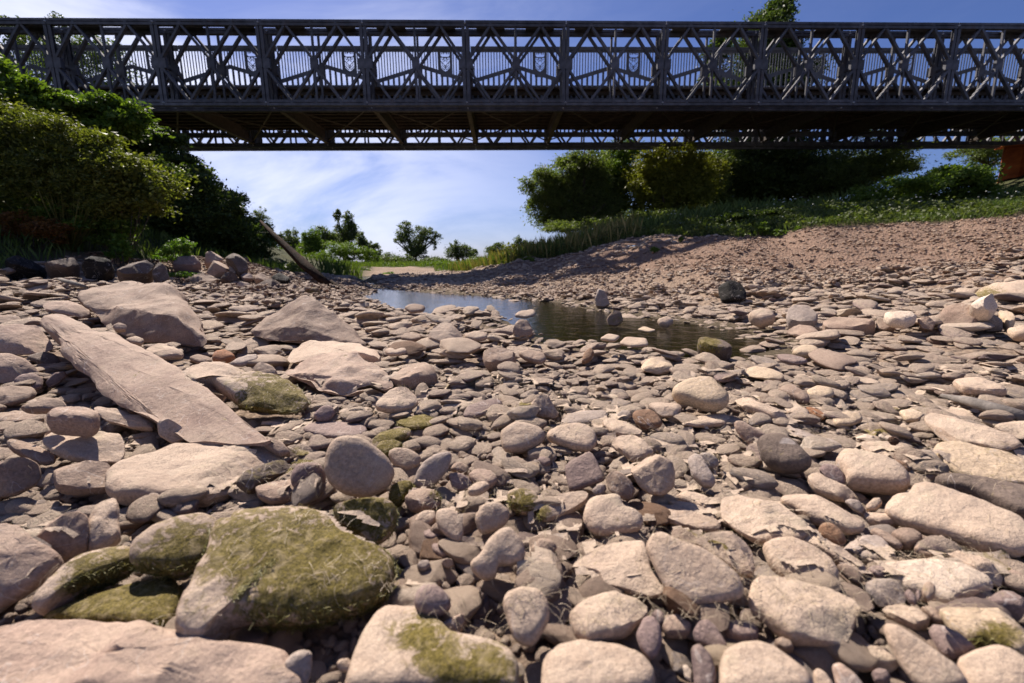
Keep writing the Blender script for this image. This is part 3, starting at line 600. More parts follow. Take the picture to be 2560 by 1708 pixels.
tree('willow', 'mid-green bushy tree closing the gap before the big dark tree', E_('M', 23, (2330, 300, 200, 150), (2250, 500, 220, 160), (2300, 700, 220, 130), (2130, 780, 200, 100)), 'willow', 26000, .12, foot_of('M', 2280, 850, 23), .2, 'trees on the right bank', aspect=3, clump=.26, ncl=70, shell=.55)
shrub('bush', 'low willow scrub along the foot of the trees on the right bank', 'bush', E_('M', 18.5, (900, 920, 200, 60), (1250, 880, 240, 70), (1650, 840, 260, 70), (2050, 820, 260, 80)), 'willow', 22000, .09, 'bushes on the right bank', aspect=3, clump=.4)
shrub('bush', 'long tree line of scrub on the flat land left of the lone tree', 'bush', E_('N', 66, (1250, 560, 120, 35), (1120, 570, 90, 40), (2000, 570, 110, 25), (1640, 575, 120, 30)), 'far', 7000, .25, 'scrub on the horizon', clump=.4)
# ---- bank vegetation, right
shrub('bramble', 'dense bramble hedge climbing towards the rusty piling', 'bush', E_('R', 12.3, (1450, 440, 250, 90), (1700, 390, 230, 90), (1850, 350, 170, 80), (1330, 520, 190, 70), (1960, 420, 130, 60)), 'green', 26000, .085, 'bushes on the right bank')
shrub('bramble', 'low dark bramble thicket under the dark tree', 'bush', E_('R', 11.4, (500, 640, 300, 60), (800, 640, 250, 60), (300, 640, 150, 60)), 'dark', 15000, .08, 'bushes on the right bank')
shrub('bush', 'small green bush at the foot of the feathery tree', 'bush', E_('R', 11.2, (960, 610, 150, 50), (1120, 620, 150, 60)), 'green', 8000, .07, 'bushes on the right bank')
shrub('bush', 'weedy bush on the shaded gravel slope below the willow', 'bush', E_('M', 13.2, (560, 1245, 80, 45), (480, 1260, 60, 35)), 'green', 3500, .05, 'weeds on the gravel slope', stems=4)
shrub('bush', 'tiny weed on the brown gravel crest right of the willow', 'bush', E_('M', 9.9, (1980, 1020, 22, 28)), 'green', 500, .035, 'weeds on the gravel slope', stems=3)
shrub('bush', 'tiny weed at the edge of the bridge shadow on the slope', 'bush', E_('M', 9.4, (1720, 1120, 40, 28)), 'green', 700, .035, 'weeds on the gravel slope', stems=3)
shrub('bush', 'white-flowered weed clump on the crest below the dark thicket', 'bush', E_('R', 9.6, (450, 700, 60, 40)), 'green', 1500, .04, 'weeds on the gravel slope', stems=6)
shrub('bush', 'leafy weed clump on the crest under the small green bush', 'bush', E_('R', 9.4, (720, 730, 90, 36), (560, 740, 60, 26)), 'green', 2600, .045, 'weeds on the gravel slope', stems=6)
# grass on both banks
def scatter(n, x0, x1, y0, y1, thr=.35):
    X = RNG.uniform(x0, x1, n); Y = RNG.uniform(y0, y1, n); k = veg_amount(X, Y) > thr
    return X[k], Y[k]
X, Y = scatter(60000, -3, 22, 8, 15); blades('grass', X, Y, .15, .009, .7, LM['grass'], 'green grass and weeds along the crest of the right bank')
X, Y = scatter(26000, -6, 16, 13, 24); blades('grass', X, Y, .5, .016, .55, LM['grass'], 'tall grey-green grass at the foot of the willows')
X, Y = scatter(9000, -4, 3.4, 11, 24); blades('dry_grass', X, Y, .55, .02, .35, LM['straw'], 'dry golden grass on the slope left of the willow')
X, Y = scatter(26000, -22, 16, 22, 45, .6); blades('meadow_grass', X, Y, .28, .05, .6, LM['grass'], 'green meadow plants on the flat land at the river bend')
X, Y = scatter(16000, -12, -4.6, 2, 12, .3); blades('undergrowth_grass', X, Y, .2, .010, .6, LM['grass'], 'shaded grass under the bushes of the left bank')
X, Y = scatter(90000, -5, 18, 8, 16, .3); Z = terrain(X, Y); n = len(X); hgt = .05 + .28 * RNG.random(n) * (0.5 + 0.5 * np.sin(X * 2.3 + np.sin(Y * 3) * 2) * np.sin(Y * 1.7 + X))
C_ = np.stack([X, Y, Z + hgt], -1); a_ = RNG.normal(0, 1, (n, 3)); a_[:, 2] *= .5; a_ /= np.linalg.norm(a_, axis=1)[:, None]; b_2 = np.cross(a_, RNG.normal(0, 1, (n, 3))); b_2 /= np.linalg.norm(b_2, axis=1)[:, None]; s_2 = .04 * RNG.uniform(.5, 1.4, (n, 1))
V = np.stack([C_ - a_ * s_2, C_ + b_2 * s_2 * .45, C_ + a_ * s_2, C_ - b_2 * s_2 * .45], 1).reshape(-1, 3)
tag(link('leafy_weeds', np_mesh('leafy_weeds', V, np.arange(4 * n).reshape(n, 4), False, {'rnd': ('FLOAT', np.repeat(RNG.random(n), 4).astype(np.float32))}), LM['weeds']), 'low leafy weeds covering the top of the right bank', None, None, 'stuff')
# white flower heads in the grass on the right bank
fl = MB(); FX, FY = scatter(110, 4, 15, 9, 13); FZ = terrain(FX, FY)
for x, y, z in zip(FX, FY, FZ):
    h = random.uniform(.18, .42); fl.box((x - .011, y - .011, z + h), (x + .011, y + .011, z + h + .012))
WHITE = plain_mat('white_petals', (.55, .55, .48), (.7, .7, .62)); tag(link('wild_flowers', fl.mesh('wild_flowers'), WHITE), 'small white flower heads scattered in the grass of the right bank', None, None, 'stuff')

# ---- left bank bushes
LG = 'bushes on the left bank'
shrub('bush', 'wispy yellow-green shrub filling the left edge', 'bush', E_('L', 6.6, (250, 620, 260, 190), (60, 480, 200, 150), (480, 760, 260, 170), (120, 850, 250, 200), (650, 900, 230, 130), (150, 740, 320, 200), (420, 560, 200, 120), (760, 760, 170, 110)), 'olive', 60000, .055, LG, aspect=3.4, clump=.42, shell=.15, ncl=50, stems=60, stem_mat=LM['straw'])
shrub('bush', 'leafy vine-covered bush highest at the left edge', 'bush', E_('L', 8.6, (20, 190, 190, 120), (150, 300, 180, 110), (-80, 300, 200, 200)), 'green', 20000, .085, LG, aspect=1.7)
shrub('bramble', 'sunlit bramble crown under the left end of the bridge', 'bush', E_('L', 9.6, (400, 330, 200, 80), (620, 370, 190, 90), (820, 360, 140, 80), (860, 480, 170, 90)), 'green', 26000, .085, LG, aspect=1.7)
shrub('bramble', 'dark bramble mass hanging below the truss on the left', 'bush', E_('L', 11.2, (1080, 560, 150, 80), (1000, 700, 230, 130), (1180, 720, 180, 90), (900, 860, 260, 130), (1280, 780, 90, 60)), 'dark', 34000, .09, LG, aspect=1.7)  # darker leaf colour paints in the shade below the bridge
shrub('bush', 'dark bush with a sunlit tip at the end of the left bank', 'bush', E_('L', 13.6, (1520, 1000, 150, 90), (1620, 960, 60, 40), (1450, 1130, 260, 120), (1640, 1180, 190, 90), (1300, 1000, 180, 110), (1750, 1250, 130, 90), (1560, 1180, 220, 120)), 'dark', 40000, .085, LG, aspect=1.7)  # bridge shade is put into this bush's leaf colour too
shrub('bush', 'deep shaded undergrowth behind the rock heap on the left', 'bush', E_('L', 12, (1150, 1150, 250, 120), (1700, 1290, 170, 70), (1450, 1290, 200, 70)), 'dark', 20000, .08, LG)  # undergrowth shade painted by the darker leaf colour
shrub('bush', 'rust-tinted undergrowth below the wispy shrub', 'bush', E_('L', 6.2, (100, 1130, 160, 90), (330, 1180, 170, 80)), 'rust', 5000, .04, LG, aspect=2.5)
shrub('bush', 'dull green undergrowth at the foot of the left bank', 'bush', E_('L', 6.9, (250, 1060, 260, 130), (560, 1100, 230, 110), (750, 1180, 160, 90), (60, 1180, 220, 90)), 'green', 20000, .05, LG)
shrub('weed', 'bright green leafy weed behind the rock heap', 'plant', E_('L', 7.2, (1230, 1290, 90, 60), (1180, 1360, 90, 40)), 'bright', 2600, .05, 'bright weeds by the rock heap', stems=9)
shrub('weed', 'bright green weed left of the rock heap under the bush', 'plant', E_('L', 6.6, (840, 1280, 80, 70), (800, 1340, 60, 40)), 'bright', 2000, .045, 'bright weeds by the rock heap', stems=8)
shrub('weed', 'low bright weed in front of the rock heap', 'plant', E_('L', 6.2, (1240, 1475, 90, 18)), 'bright', 900, .035, 'bright weeds by the rock heap', stems=5)

shrub('bush', 'fresh yellow-green leafy shrub spilling over the rocks at the left', 'bush', E_('L', 6.9, (700, 700, 260, 150), (900, 850, 240, 130), (560, 900, 280, 160), (860, 1010, 200, 110)), 'olive', 22000, .07, LG, aspect=2.0, clump=.4, shell=.2, stems=24)
shrub('bramble', 'shaded bramble slope running down from the bridge to the log', 'bush', E_('L', 10.6, (1250, 880, 200, 130), (1400, 1000, 200, 140), (1520, 1120, 190, 120), (1640, 1220, 170, 100), (1150, 1000, 240, 160), (1350, 1180, 240, 110)), 'dark', 40000, .075, LG, aspect=1.7, clump=.36)  # shaded slope: same bramble in darker leaves, shade held in the colour
# ---- dead logs and other small things by the water
def log(label, pts, rad, mat, name='log', group=None):
    c = np.mean(pts, 0); o = link(name, MB().tube([np.array(p) - c for p in pts], rad, 9, .35).mesh(name, True), mat, None, c); return tag(o, label, name if name != 'log' else 'log', group)
P0 = at_y(*src('G', 590, 240), 9.2); P1 = at_y(*src('G', 700, 350), 8.6); P2 = at_y(*src('G', 850, 500), 8.0); P3 = at_y(*src('G', 1030, 655), 7.3)
log('long dead log leaning from the dark bank down to the water', [P0, P1, P2, P3], [.02, .05, .085, .06], DEADWOOD)
log('short broken log beside the foot of the long leaning log', [at_y(*src('G', 1005, 592), 7.6), at_y(*src('G', 1060, 640), 7.4), at_y(*src('G', 1145, 692), 7.15)], [.02, .045, .04], DEADWOOD)
log('grey driftwood stick lying across the stones at the right', [at_z(*src('D', 1790, 378), .055), at_z(*src('D', 2000, 425), .07), at_z(*src('D', 2150, 470), .07), at_z(*src('D', 2420, 545), .06)], [.006, .014, .016, .015], DRIFT, 'driftwood')
log('thin reddish twig lying among the crusted stones left of the middle', [at_z(*src('F', 2100, 760), .07), at_z(*src('F', 2180, 742), .08), at_z(*src('F', 2285, 790), .07)], [.004, .006, .003], DEADWOOD, 'driftwood')
log('pale stick lying below the shaded rocks at the far left', [at_y(*src('F', 345, 112), 3.9), at_y(*src('F', 420, 135), 3.8), at_y(*src('F', 505, 158), 3.7)], [.012, .018, .012], DRIFT, 'driftwood')
bp = at_z(*src('S', 1580, 692), .14); b = MB(); n0 = 0
for i in range(6):
    for j in range(3): b.v.append((i * .05 - .12, j * .04 - .04, .012 * math.sin(i * 2.1 + j)))
for i in range(5):
    for j in range(2): b.f.append((i * 3 + j, i * 3 + j + 1, (i + 1) * 3 + j + 1, (i + 1) * 3 + j))
lit = link('plastic_litter', b.mesh('plastic_litter', True), plain_mat('blue_plastic', (.16, .28, .5), (.3, .42, .6), 8, .3), None, (bp[0], bp[1], tz(bp[0], bp[1]) + .05)); lit.modifiers.new('s', 'SOLIDIFY').thickness = .003
tag(lit, 'crumpled pale blue plastic scrap on the brown gravel', 'litter')
# ------------------------------------------------------------------ individual stones traced one by one
def outline(pts, M, sharp=0):
    P = np.array(pts, float)
    for _ in range(3 - sharp if sharp < 3 else 1):
        Q = np.roll(P, -1, 0); c = (0.17, 0.13, 0.08)[min(sharp, 2)]
        P = np.stack([P * (1 - c) + Q * c, P * c + Q * (1 - c)], 1).reshape(-1, 2)
    d = np.linalg.norm(np.roll(P, -1, 0) - P, axis=1); s = np.concatenate([[0], np.cumsum(d)]); t = np.linspace(0, s[-1], M, endpoint=False)
    PP = np.vstack([P, P[:1]]); return np.stack([np.interp(t, s, PP[:, 0]), np.interp(t, s, PP[:, 1])], -1)
HERO = []        # (centre xyz, radius, label) kept for the loose stones
HPOLY = []       # outlines on the ground (metres)
def stone(t, pts, mat, label, name='stone', cat='stone', lift=None, th=None, alpha=None, p=5.0, q=2.9, sharp=1, facets=0, moss=None, rough=1.0, Y=None, group=None, det=1.0, tilt=0.0):
    pts = np.array(pts, float).reshape(-1, 2); sp = np.array([src(t, *q) for q in pts])
    wpx = np.ptp(sp[:, 0]); hpx = np.ptp(sp[:, 1]); big = max(wpx, hpx)
    M = int(np.clip(big / 3.6, 30, 150) * det); ol = outline(sp, M, sharp)
    c = ol.mean(0); bot = ol[np.argmax(ol[:, 1])]
    # where it stands
    if lift and th and alpha is None:
        lift = min(lift, .088 if any(w in label for w in ('perched', 'resting', 'pebbles before', 'upright round', 'wedged')) else th * .45 + .016)
        th *= .66
    g = at_z(c[0], c[1], 0.02)
    for _ in range(3):
        gz = tz(g[0], min(g[1], 14)); g = at_z(c[0], c[1], min(gz + (lift if lift is not None else .03), .44))
    if Y is not None: g = at_y(c[0], c[1], Y)
    if cat == 'slab': q = max(q, 3.6); p = max(p, 5)
    vd = g - CO; el = math.asin(-vd[2] / np.linalg.norm(vd))
    wm = wpx / 2.5 / FPX * np.dot(vd, CF)
    if alpha is None:
        r = hpx / max(wpx, 1) / 0.78; s = min(1.0, r)
        alpha = 0.0 if s <= math.sin(el) else math.asin(s) - el
        if hpx / max(wpx, 1) > 1.0: alpha = min(alpha, math.radians(35))
    alpha = max(0.0, min(alpha, math.radians(82) - el))
    if th is None: th = wm * (0.26 + 0.55 * min(1, alpha / 0.8)) if alpha > .12 else min(.10, wm * .30)
    az = math.atan2(vd[0], vd[1])
    n = np.array([-math.sin(az) * math.sin(alpha), -math.cos(az) * math.sin(alpha), math.cos(alpha)])
    if tilt: n = n + np.array([tilt, 0, 0]); n /= np.linalg.norm(n)
    if Y is not None: p0 = at_y(c[0], c[1], Y)
    elif alpha > .12:
        gb = at_z(bot[0], bot[1], 0.0)
        bed = (lift or 0.0) + (.065 if g[1] > 2.9 else .02 if g[1] > 2 else 0)         # it stands on the loose stones
        for _ in range(4): gb = at_z(bot[0], bot[1], min(tz(gb[0], min(gb[1], 14)) + bed, .45))
        p0 = gb + np.array([math.sin(az), math.cos(az), 0]) * (th * .12)
    else: p0 = g - n * th * .30
    if alpha <= .12:                     # leave room in the outline for the side of the stone that faces the lens
        hs = th * math.cos(el) * FPX * 2.5 / np.dot(vd, CF) * (.16 if q < 3 else .28); k_ = max(.75, 1 - hs / hpx); ol[:, 0] = c[0] + (ol[:, 0] - c[0]) * 1.07; ol[:, 1] = c[1] + (ol[:, 1] - c[1]) * 1.05; ol[:, 1] = c[1] + (ol[:, 1] - c[1]) * k_
    W = np.array([at_plane(w_[0], w_[1], p0, n) for w_ in ol]); cen = W.mean(0)
    u = W - cen; size = np.linalg.norm(u, axis=1).mean()
    K = int(np.clip(M / 6.5, 5, 18)); sv = [math.sin(math.pi / 2 * (k / K) ** .85) for k in range(1, K + 1)]
    V = [n * th * .5 * (1.0 if alpha < .12 else 1.05)]; F = []
    hts = lambda s: (1 - s ** p) ** (1 / q) if s < 1 else 0
    for s in sv: V += list(u * s + n * th * .5 * hts(s))
    for s in sv[-2::-1]: V += list(u * s * .97 - n * th * .5 * hts(s))
    V.append(-n * th * .5); R = 2 * K - 1; V = np.array(V)
    F3 = [(0, 1 + j, 1 + (j + 1) % M) for j in range(M)]
    F4 = [(1 + r * M + j, 1 + (r + 1) * M + j, 1 + (r + 1) * M + (j + 1) % M, 1 + r * M + (j + 1) % M) for r in range(R - 1) for j in range(M)]
    last = 1 + R * M; F3 += [(last, 1 + (R - 1) * M + (j + 1) % M, 1 + (R - 1) * M + j) for j in range(M)]
    if not facets and sharp >= 1 and rough >= .7 and mat in ('tan', 'pink', 'mid', 'grey', 'cream') and big > 90: facets = 2
    rs = np.random.default_rng(int(abs(c[0] * 7 + c[1] * 13)) % 99991)
    # facets: flatten the block against a few random planes on the side that shows
    for k in range(facets):
        d = n + rs.normal(0, .40, 3) + np.array([0, 0, .15]); d /= np.linalg.norm(d); qd = V @ d; lim = qd.max() * rs.uniform(.52, .82); ex = np.maximum(0, qd - lim); V = V - ex[:, None] * d * .92
    o3 = Vector(tuple(rs.uniform(-50, 50, 3))); f1 = 1.1 / size; out = []
    amp = size * (.06 + .025 * (facets > 0)) * rough
    for v in V:
        vv = Vector(tuple(v)); a = noise.noise(vv * f1 + o3) * amp + noise.noise(vv * f1 * 2.7 + o3) * amp * .5 + noise.noise(vv * f1 * 6.5 + o3) * amp * .26 + noise.noise(vv * f1 * 14 + o3) * amp * .13
        if facets > 0: a += -abs(noise.noise(vv * f1 * 1.8 - o3)) * amp * .8
        l = vv.length or 1e-6; rad = 1 - .6 * min(1, abs(v @ n) / (th * .5 + 1e-9))
        out.append(v + n * a * (1 if v @ n >= 0 else -.6) * .8 + v / l * a * .35 * rad)
    V = np.array(out); me = bpy.data.meshes.new(name); me.from_pydata(V.tolist(), [], F3 + F4); me.polygons.foreach_set('use_smooth', [True] * len(me.polygons))
    if facets > 0: me.set_sharp_from_angle(angle=.55)
    ms = np.zeros(len(V), np.float32)
    if moss is not None:
        if isinstance(moss, (int, float)): ms[:] = moss
        else:
            X_, Y_ = project(V + cen)
            for mx_, my_, mr in moss:
                q = src(t, mx_, my_); rr = mr / TILE[t][2]; ms = np.maximum(ms, np.clip(1.25 - np.hypot(X_ - q[0], (Y_ - q[1]) * 1.25) / rr * .8, 0, 1))
    a = me.attributes.new('moss', 'FLOAT', 'POINT'); a.data.foreach_set('value', ms.astype(np.float32)); me.update()
    o = link(name, me, SM[mat], None, cen); tag(o, label, cat, group)
    HERO.append((cen, size, label, o)); HPOLY.append((W[:, :2], cen[2], th))
    return o
def rock_hull(pts, mat, label, name, cat, rough=1.0, soft=.25):
    """an angular block: its corners placed in space, skinned, chipped and roughened"""
    P = np.array([at_y(*src('F', x, y), Y * .89) for x, y, Y in pts]); cen = P.mean(0); size = np.linalg.norm(P - cen, axis=1).mean()
    bm = bmesh.new(); vs_ = [bm.verts.new(tuple(p - cen)) for p in P]; r = bmesh.ops.convex_hull(bm, input=vs_)
    for v in [v for v in bm.verts if not v.link_faces]: bm.verts.remove(v)
    bmesh.ops.dissolve_limit(bm, angle_limit=.16, verts=bm.verts[:], edges=bm.edges[:])
    es = [e for e in bm.edges if len(e.link_faces) == 2 and e.calc_face_angle(0) > .3]
    bmesh.ops.bevel(bm, geom=es, offset=size * .028, segments=2, affect='EDGES', profile=.6, clamp_overlap=True)
    bmesh.ops.triangulate(bm, faces=bm.faces[:])
    for _ in range(4):
        es = [e for e in bm.edges if e.calc_length() > size * .07]
        if not es: break
        bmesh.ops.subdivide_edges(bm, edges=es, cuts=1); bmesh.ops.triangulate(bm, faces=bm.faces[:])
    for _ in range(int(soft * 8)): bmesh.ops.smooth_vert(bm, verts=bm.verts[:], factor=.35, use_axis_x=True, use_axis_y=True, use_axis_z=True)
    bm.normal_update(); o3 = Vector((cen[0] * 7, cen[1] * 5, 3)); f = 1 / size
    for v in bm.verts:
        c = v.co; a = noise.noise(c * f * 1.3 + o3) * .06 + noise.noise(c * f * 3.1 + o3) * .030 - abs(noise.noise(c * f * 2.2 - o3)) * .05 + noise.noise(c * f * 8 + o3) * .014 + noise.noise(c * f * 19 + o3) * .007
        st = noise.noise(Vector((c.x * f * 1.2, c.y * f * 2, c.z * f * 9)) + o3) * .018
        v.co = c + v.normal * (a + st) * size * rough
    me = bpy.data.meshes.new(name); bm.to_mesh(me); bm.free(); me.polygons.foreach_set('use_smooth', [True] * len(me.polygons)); me.set_sharp_from_angle(angle=.75)
    me.attributes.new('moss', 'FLOAT', 'POINT')
    o = link(name, me, SM[mat], None, cen); tag(o, label, cat); HERO.append((cen, size, label, o))
    lo = P[P[:, 2] < cen[2]][:, :2]; q = P[:, :2]; c2 = q.mean(0); an = np.argsort(np.arctan2(q[:, 1] - c2[1], q[:, 0] - c2[0])); HPOLY.append((q[an], cen[2], .1)); return o
B_ = dict(name='boulder', cat='boulder')
S_ = stone
# bottom left
S_('A', [-300,1200, 0,1148, 90,1122, 200,1106, 400,1102, 600,1114, 760,1130, 880,1150, 1000,1172, 1100,1220, 1200,1265, 1290,1285, 1370,1262, 1460,1275, 1520,1330, 1560,1450, 1400,1560, 0,1600, -400,1500], 'pink', 'biggest pinkish slab lying along the bottom left edge', 'slab', 'slab', lift=.12, th=.09, sharp=1, rough=.9)
S_('A', [960,1000, 1020,900, 1050,830, 1110,740, 1130,640, 1160,560, 1240,560, 1235,535, 1270,512, 1400,505, 1600,500, 1700,512, 1780,555, 1830,620, 1950,680, 2070,720, 2120,800, 2110,890, 2050,960, 1940,1010, 1780,1040, 1600,1075, 1450,1080, 1280,1060, 1160,1100, 1080,1190, 985,1175, 925,1120], 'tan', 'large boulder covered in thick olive moss, bottom left', lift=.105, th=.10, sharp=0, rough=1.3, moss=[(1700,800,560), (1350,700,330), (1900,620,300), (1480,980,200)], **B_)
S_('A', [688,745, 700,670, 820,578, 960,530, 1090,515, 1180,555, 1190,640, 1140,720, 1060,800, 930,830, 800,810, 720,790], 'tan', 'rounded tan stone half covered by moss beside the mossy boulder', lift=.115, th=.075, sharp=0, moss=[(1000,700,230), (850,780,150)])
S_('A', [168,1015, 185,950, 330,820, 450,740, 600,700, 700,690, 760,740, 700,800, 560,850, 430,900, 320,970, 235,1035], 'tan', 'long curved stone with mossy shaded flank at the lower left', lift=.10, th=.07, sharp=0, moss=[(500,830,190), (650,760,120)])
S_('A', [230,1090, 400,1010, 620,940, 800,880, 920,860, 960,930, 930,1020, 880,1110, 700,1130, 450,1110], 'tan', 'low dark mossy stone sunk between the mossy boulders', lift=.035, th=.06, sharp=0, moss=1.0)
S_('A', [593,310, 640,262, 800,212, 950,143, 1100,142, 1450,158, 1500,185, 1445,235, 1300,290, 1262,340, 1215,395, 1080,445, 860,452, 640,442, 598,400], 'tan', 'flat topped thick slab above the mossy boulder, dark front edge', 'slab', 'slab', lift=.13, th=.095, p=7, sharp=2, rough=.7)
S_('A', [1250,350, 1310,280, 1440,225, 1530,195, 1555,260, 1420,335, 1330,400], 'dark', 'broken dark end of the flat topped slab', 'stone', 'stone', lift=.08, th=.06, facets=3, moss=.35)
S_('A', [222,120, 238,70, 300,42, 420,40, 560,70, 645,90, 668,135, 670,190, 640,228, 500,228, 360,208, 270,170], 'tan', 'smooth wide tan slab left of the dark round hole', lift=.13, th=.055)
S_('A', [28,130, 57,108, 120,112, 230,150, 298,185, 300,225, 245,240, 150,208, 60,165], 'mid', 'dull finger-shaped stone at the left edge below the smooth wide slab', lift=.12, th=.04)
S_('A', [-60,260, 40,205, 140,198, 210,235, 228,300, 190,355, 80,412, -60,420], 'mid', 'rounded brown stone cut by the left edge, above the big smooth one', lift=.09, th=.07)
S_('A', [285,240, 330,210, 430,225, 590,238, 602,300, 590,375, 420,392, 288,372], 'mid', 'blocky stone in shade left of the flat topped slab', lift=.09, th=.07, p=5, sharp=2)
S_('A', [-80,560, 0,540, 90,562, 170,630, 340,745, 350,790, 250,862, 100,960, 0,1003, -80,1003], 'pink', 'big smooth pink-grey stone cut by the left edge', lift=.12, th=.07)
S_('A', [175,642, 250,560, 340,500, 420,484, 472,512, 482,620, 470,700, 400,775, 340,770, 250,702], 'mid', 'dark triangular stone leaning beside the upright tan one', lift=.07, th=.05, sharp=1)
S_('A', [470,500, 540,440, 615,408, 640,470, 640,560, 652,640, 600,682, 500,722, 468,700, 474,600], 'tan', 'upright lumpy tan stone above the mossy curved stone', lift=.08, th=.06, rough=1.4)
S_('A', [1550,300, 1580,240, 1640,224, 1715,238, 1742,290, 1738,350, 1680,387, 1600,387, 1556,350], 'purple', 'round dark purple stone left of the large heart-shaped stone', lift=.10, th=.075)
S_('A', [1738,180, 1772,110, 1830,85, 1920,90, 2000,140, 2080,210, 2114,285, 2080,360, 1980,415, 1850,405, 1762,350, 1728,270], 'tan', 'large smooth heart-shaped stone left of the middle', lift=.11, th=.085, sharp=0, rough=.6)
S_('A', [1360,360, 1440,325, 1560,314, 1600,370, 1570,430, 1450,452, 1378,420], 'mid', 'dull flat stone in shade right of the flat topped slab', lift=.06, th=.04)
S_('A', [1776,472, 1850,450, 1950,430, 2080,440, 2124,482, 2120,560, 2075,630, 1990,680, 1900,600, 1800,560], 'tan', 'moss-topped block below the heart-shaped stone', lift=.10, th=.09, p=6, moss=[(1950,480,260)])
S_('C', [-80,1420, -30,1240, 50,1040, 120,910, 180,876, 260,872, 370,874, 450,912, 520,970, 600,1082, 660,1100, 800,1112, 940,1150, 1005,1230, 1000,1330, 980,1450, 0,1460], 'tan', 'pale boulder with a green moss cap at the bottom, left of the middle', lift=.085, th=.09, sharp=0, moss=[(400,1010,190), (780,1250,260), (480,1130,180), (600,1240,150)], **B_)
S_('A', [1508,1312, 1560,1250, 1610,1228, 1670,1240, 1664,1340, 1640,1440, 1530,1440], 'grey', 'small pale angular stone at the bottom beside the pinkish slab', lift=.06, th=.04, facets=2)
S_('A', [1796,1300, 1815,1278, 1860,1272, 1892,1310, 1870,1350, 1810,1345], 'tan', 'little round pebble in the moss at the bottom', lift=.04, th=.025)
# middle band
S_('B', [913,610, 940,588, 1010,542, 1090,548, 1180,580, 1213,620, 1200,660, 1120,712, 1000,738, 930,720], 'tan', 'left one of the pair of wide smooth stones over the dark hollow', lift=.075, th=.055, rough=.6)
S_('B', [1218,612, 1300,570, 1430,552, 1500,572, 1545,620, 1545,690, 1500,727, 1420,715, 1280,672, 1222,650], 'tan', 'right one of the pair of wide smooth stones over the dark hollow', lift=.075, th=.05, rough=.6)
S_('B', [1338,830, 1370,795, 1498,729, 1530,755, 1598,895, 1592,922, 1480,960, 1370,996, 1345,900], 'purple', 'purple square-cut stone with a pale vein near the middle', lift=.07, th=.028, sharp=2, p=9, tilt=-.12, rough=.4)
S_('B', [1618,670, 1690,630, 1780,626, 1860,670, 1925,742, 1890,770, 1780,800, 1700,730], 'tan', 'smooth domed tan stone right of the square-cut purple one', lift=.07, th=.05)
S_('D', [-62,375, -40,332, 50,292, 150,272, 232,282, 265,330, 335,385, 338,430, 290,466, 190,468, 60,425, -35,402], 'cream', 'large pale rounded stone in the middle distance right of centre', lift=.075, th=.09, sharp=0, rough=.5)
S_('B', [667,492, 700,440, 800,400, 900,390, 937,412, 930,440, 850,480, 740,512, 690,510], 'purple', 'purple stone with white scribbled streaks, left of the middle', lift=.08, th=.03)
S_('B', [1313,542, 1350,500, 1480,470, 1590,464, 1618,490, 1600,522, 1500,552, 1400,567, 1330,570], 'grey', 'bluish grey smooth flat stone behind the wide pair', lift=.07, th=.035, rough=.4)
S_('B', [1774,490, 1800,462, 1890,460, 1940,488, 1978,548, 1950,572, 1850,580, 1800,552], 'brown', 'brown-purple rounded block behind the smooth domed stone', lift=.075, th=.04, p=5)
S_('B', [1573,550, 1620,520, 1700,520, 1800,570, 1852,602, 1830,632, 1740,630, 1640,612], 'tan', 'oval tan stone between the bluish flat stone and the brown block', lift=.07, th=.045)
S_('B', [346,942, 370,860, 420,790, 500,740, 592,726, 602,770, 570,860, 500,935, 430,977, 368,972], 'grey', 'tall smooth grey stone with a pale top left of the middle', lift=.085, th=.045, rough=.6, tilt=-.08)
S_('C', [492,215, 520,192, 580,188, 645,220, 680,300, 678,385, 652,418, 600,402, 530,342, 494,272], 'tan', 'leaf-shaped pointed tan stone above the gravel hollow', lift=.085, th=.035)
S_('B', [1165,1130, 1200,1095, 1300,1030, 1430,994, 1498,1008, 1484,1050, 1400,1112, 1300,1162, 1215,1182, 1170,1170], 'tan', 'finger-like tan stone pointing right beside a patch of green moss', lift=.10, th=.045, moss=[(1160,1120,80)])
S_('B', [955,1010, 1000,988, 1080,990, 1150,1010, 1180,1060, 1150,1120, 1060,1130, 980,1090], 'tan', 'low stone with a bright green moss ring near the middle', lift=.075, th=.05, moss=[(1060,1050,110)])
S_('B', [588,850, 610,810, 660,800, 706,850, 700,882, 650,872], 'mid', 'small dome-shaped stone right of the tall grey stone', lift=.06, th=.03)
S_('B', [572,872, 640,865, 700,890, 740,940, 702,982, 640,992, 600,962], 'purple', 'purple-grey flat pebble below the small dome', lift=.05, th=.025)
S_('B', [703,885, 760,852, 860,870, 905,920, 862,962, 780,962, 728,922], 'pink', 'smooth pinkish stone under the algae crust left of the middle', lift=.07, th=.04)
S_('B', [2010,986, 2055,975, 2200,1010, 2322,1070, 2328,1110, 2250,1112, 2130,1062, 2020,1012], 'tan', 'topmost of three long finger stones stacked side by side', lift=.095, th=.03, group=None)
S_('B', [2004,1052, 2060,1034, 2180,1080, 2300,1140, 2332,1182, 2250,1172, 2100,1112], 'tan', 'middle one of three long finger stones', lift=.09, th=.03)
S_('B', [1918,1102, 1960,1078, 2100,1100, 2250,1172, 2347,1202, 2342,1252, 2200,1242, 2030,1182, 1930,1152], 'tan', 'lowest and longest of three long finger stones', lift=.09, th=.035)
S_('B', [1098,450, 1120,400, 1170,360, 1225,352, 1262,420, 1302,492, 1270,520, 1160,512, 1102,482], 'tan', 'lumpy crusted rock standing behind the wide pair', lift=.03, th=.07, facets=3, rough=1.6)
S_('B', [798,100, 850,82, 920,85, 1012,110, 1022,140, 990,182, 880,192, 820,162], 'mid', 'knobbly reddish boulder in the middle distance', lift=.0, facets=3, **B_)
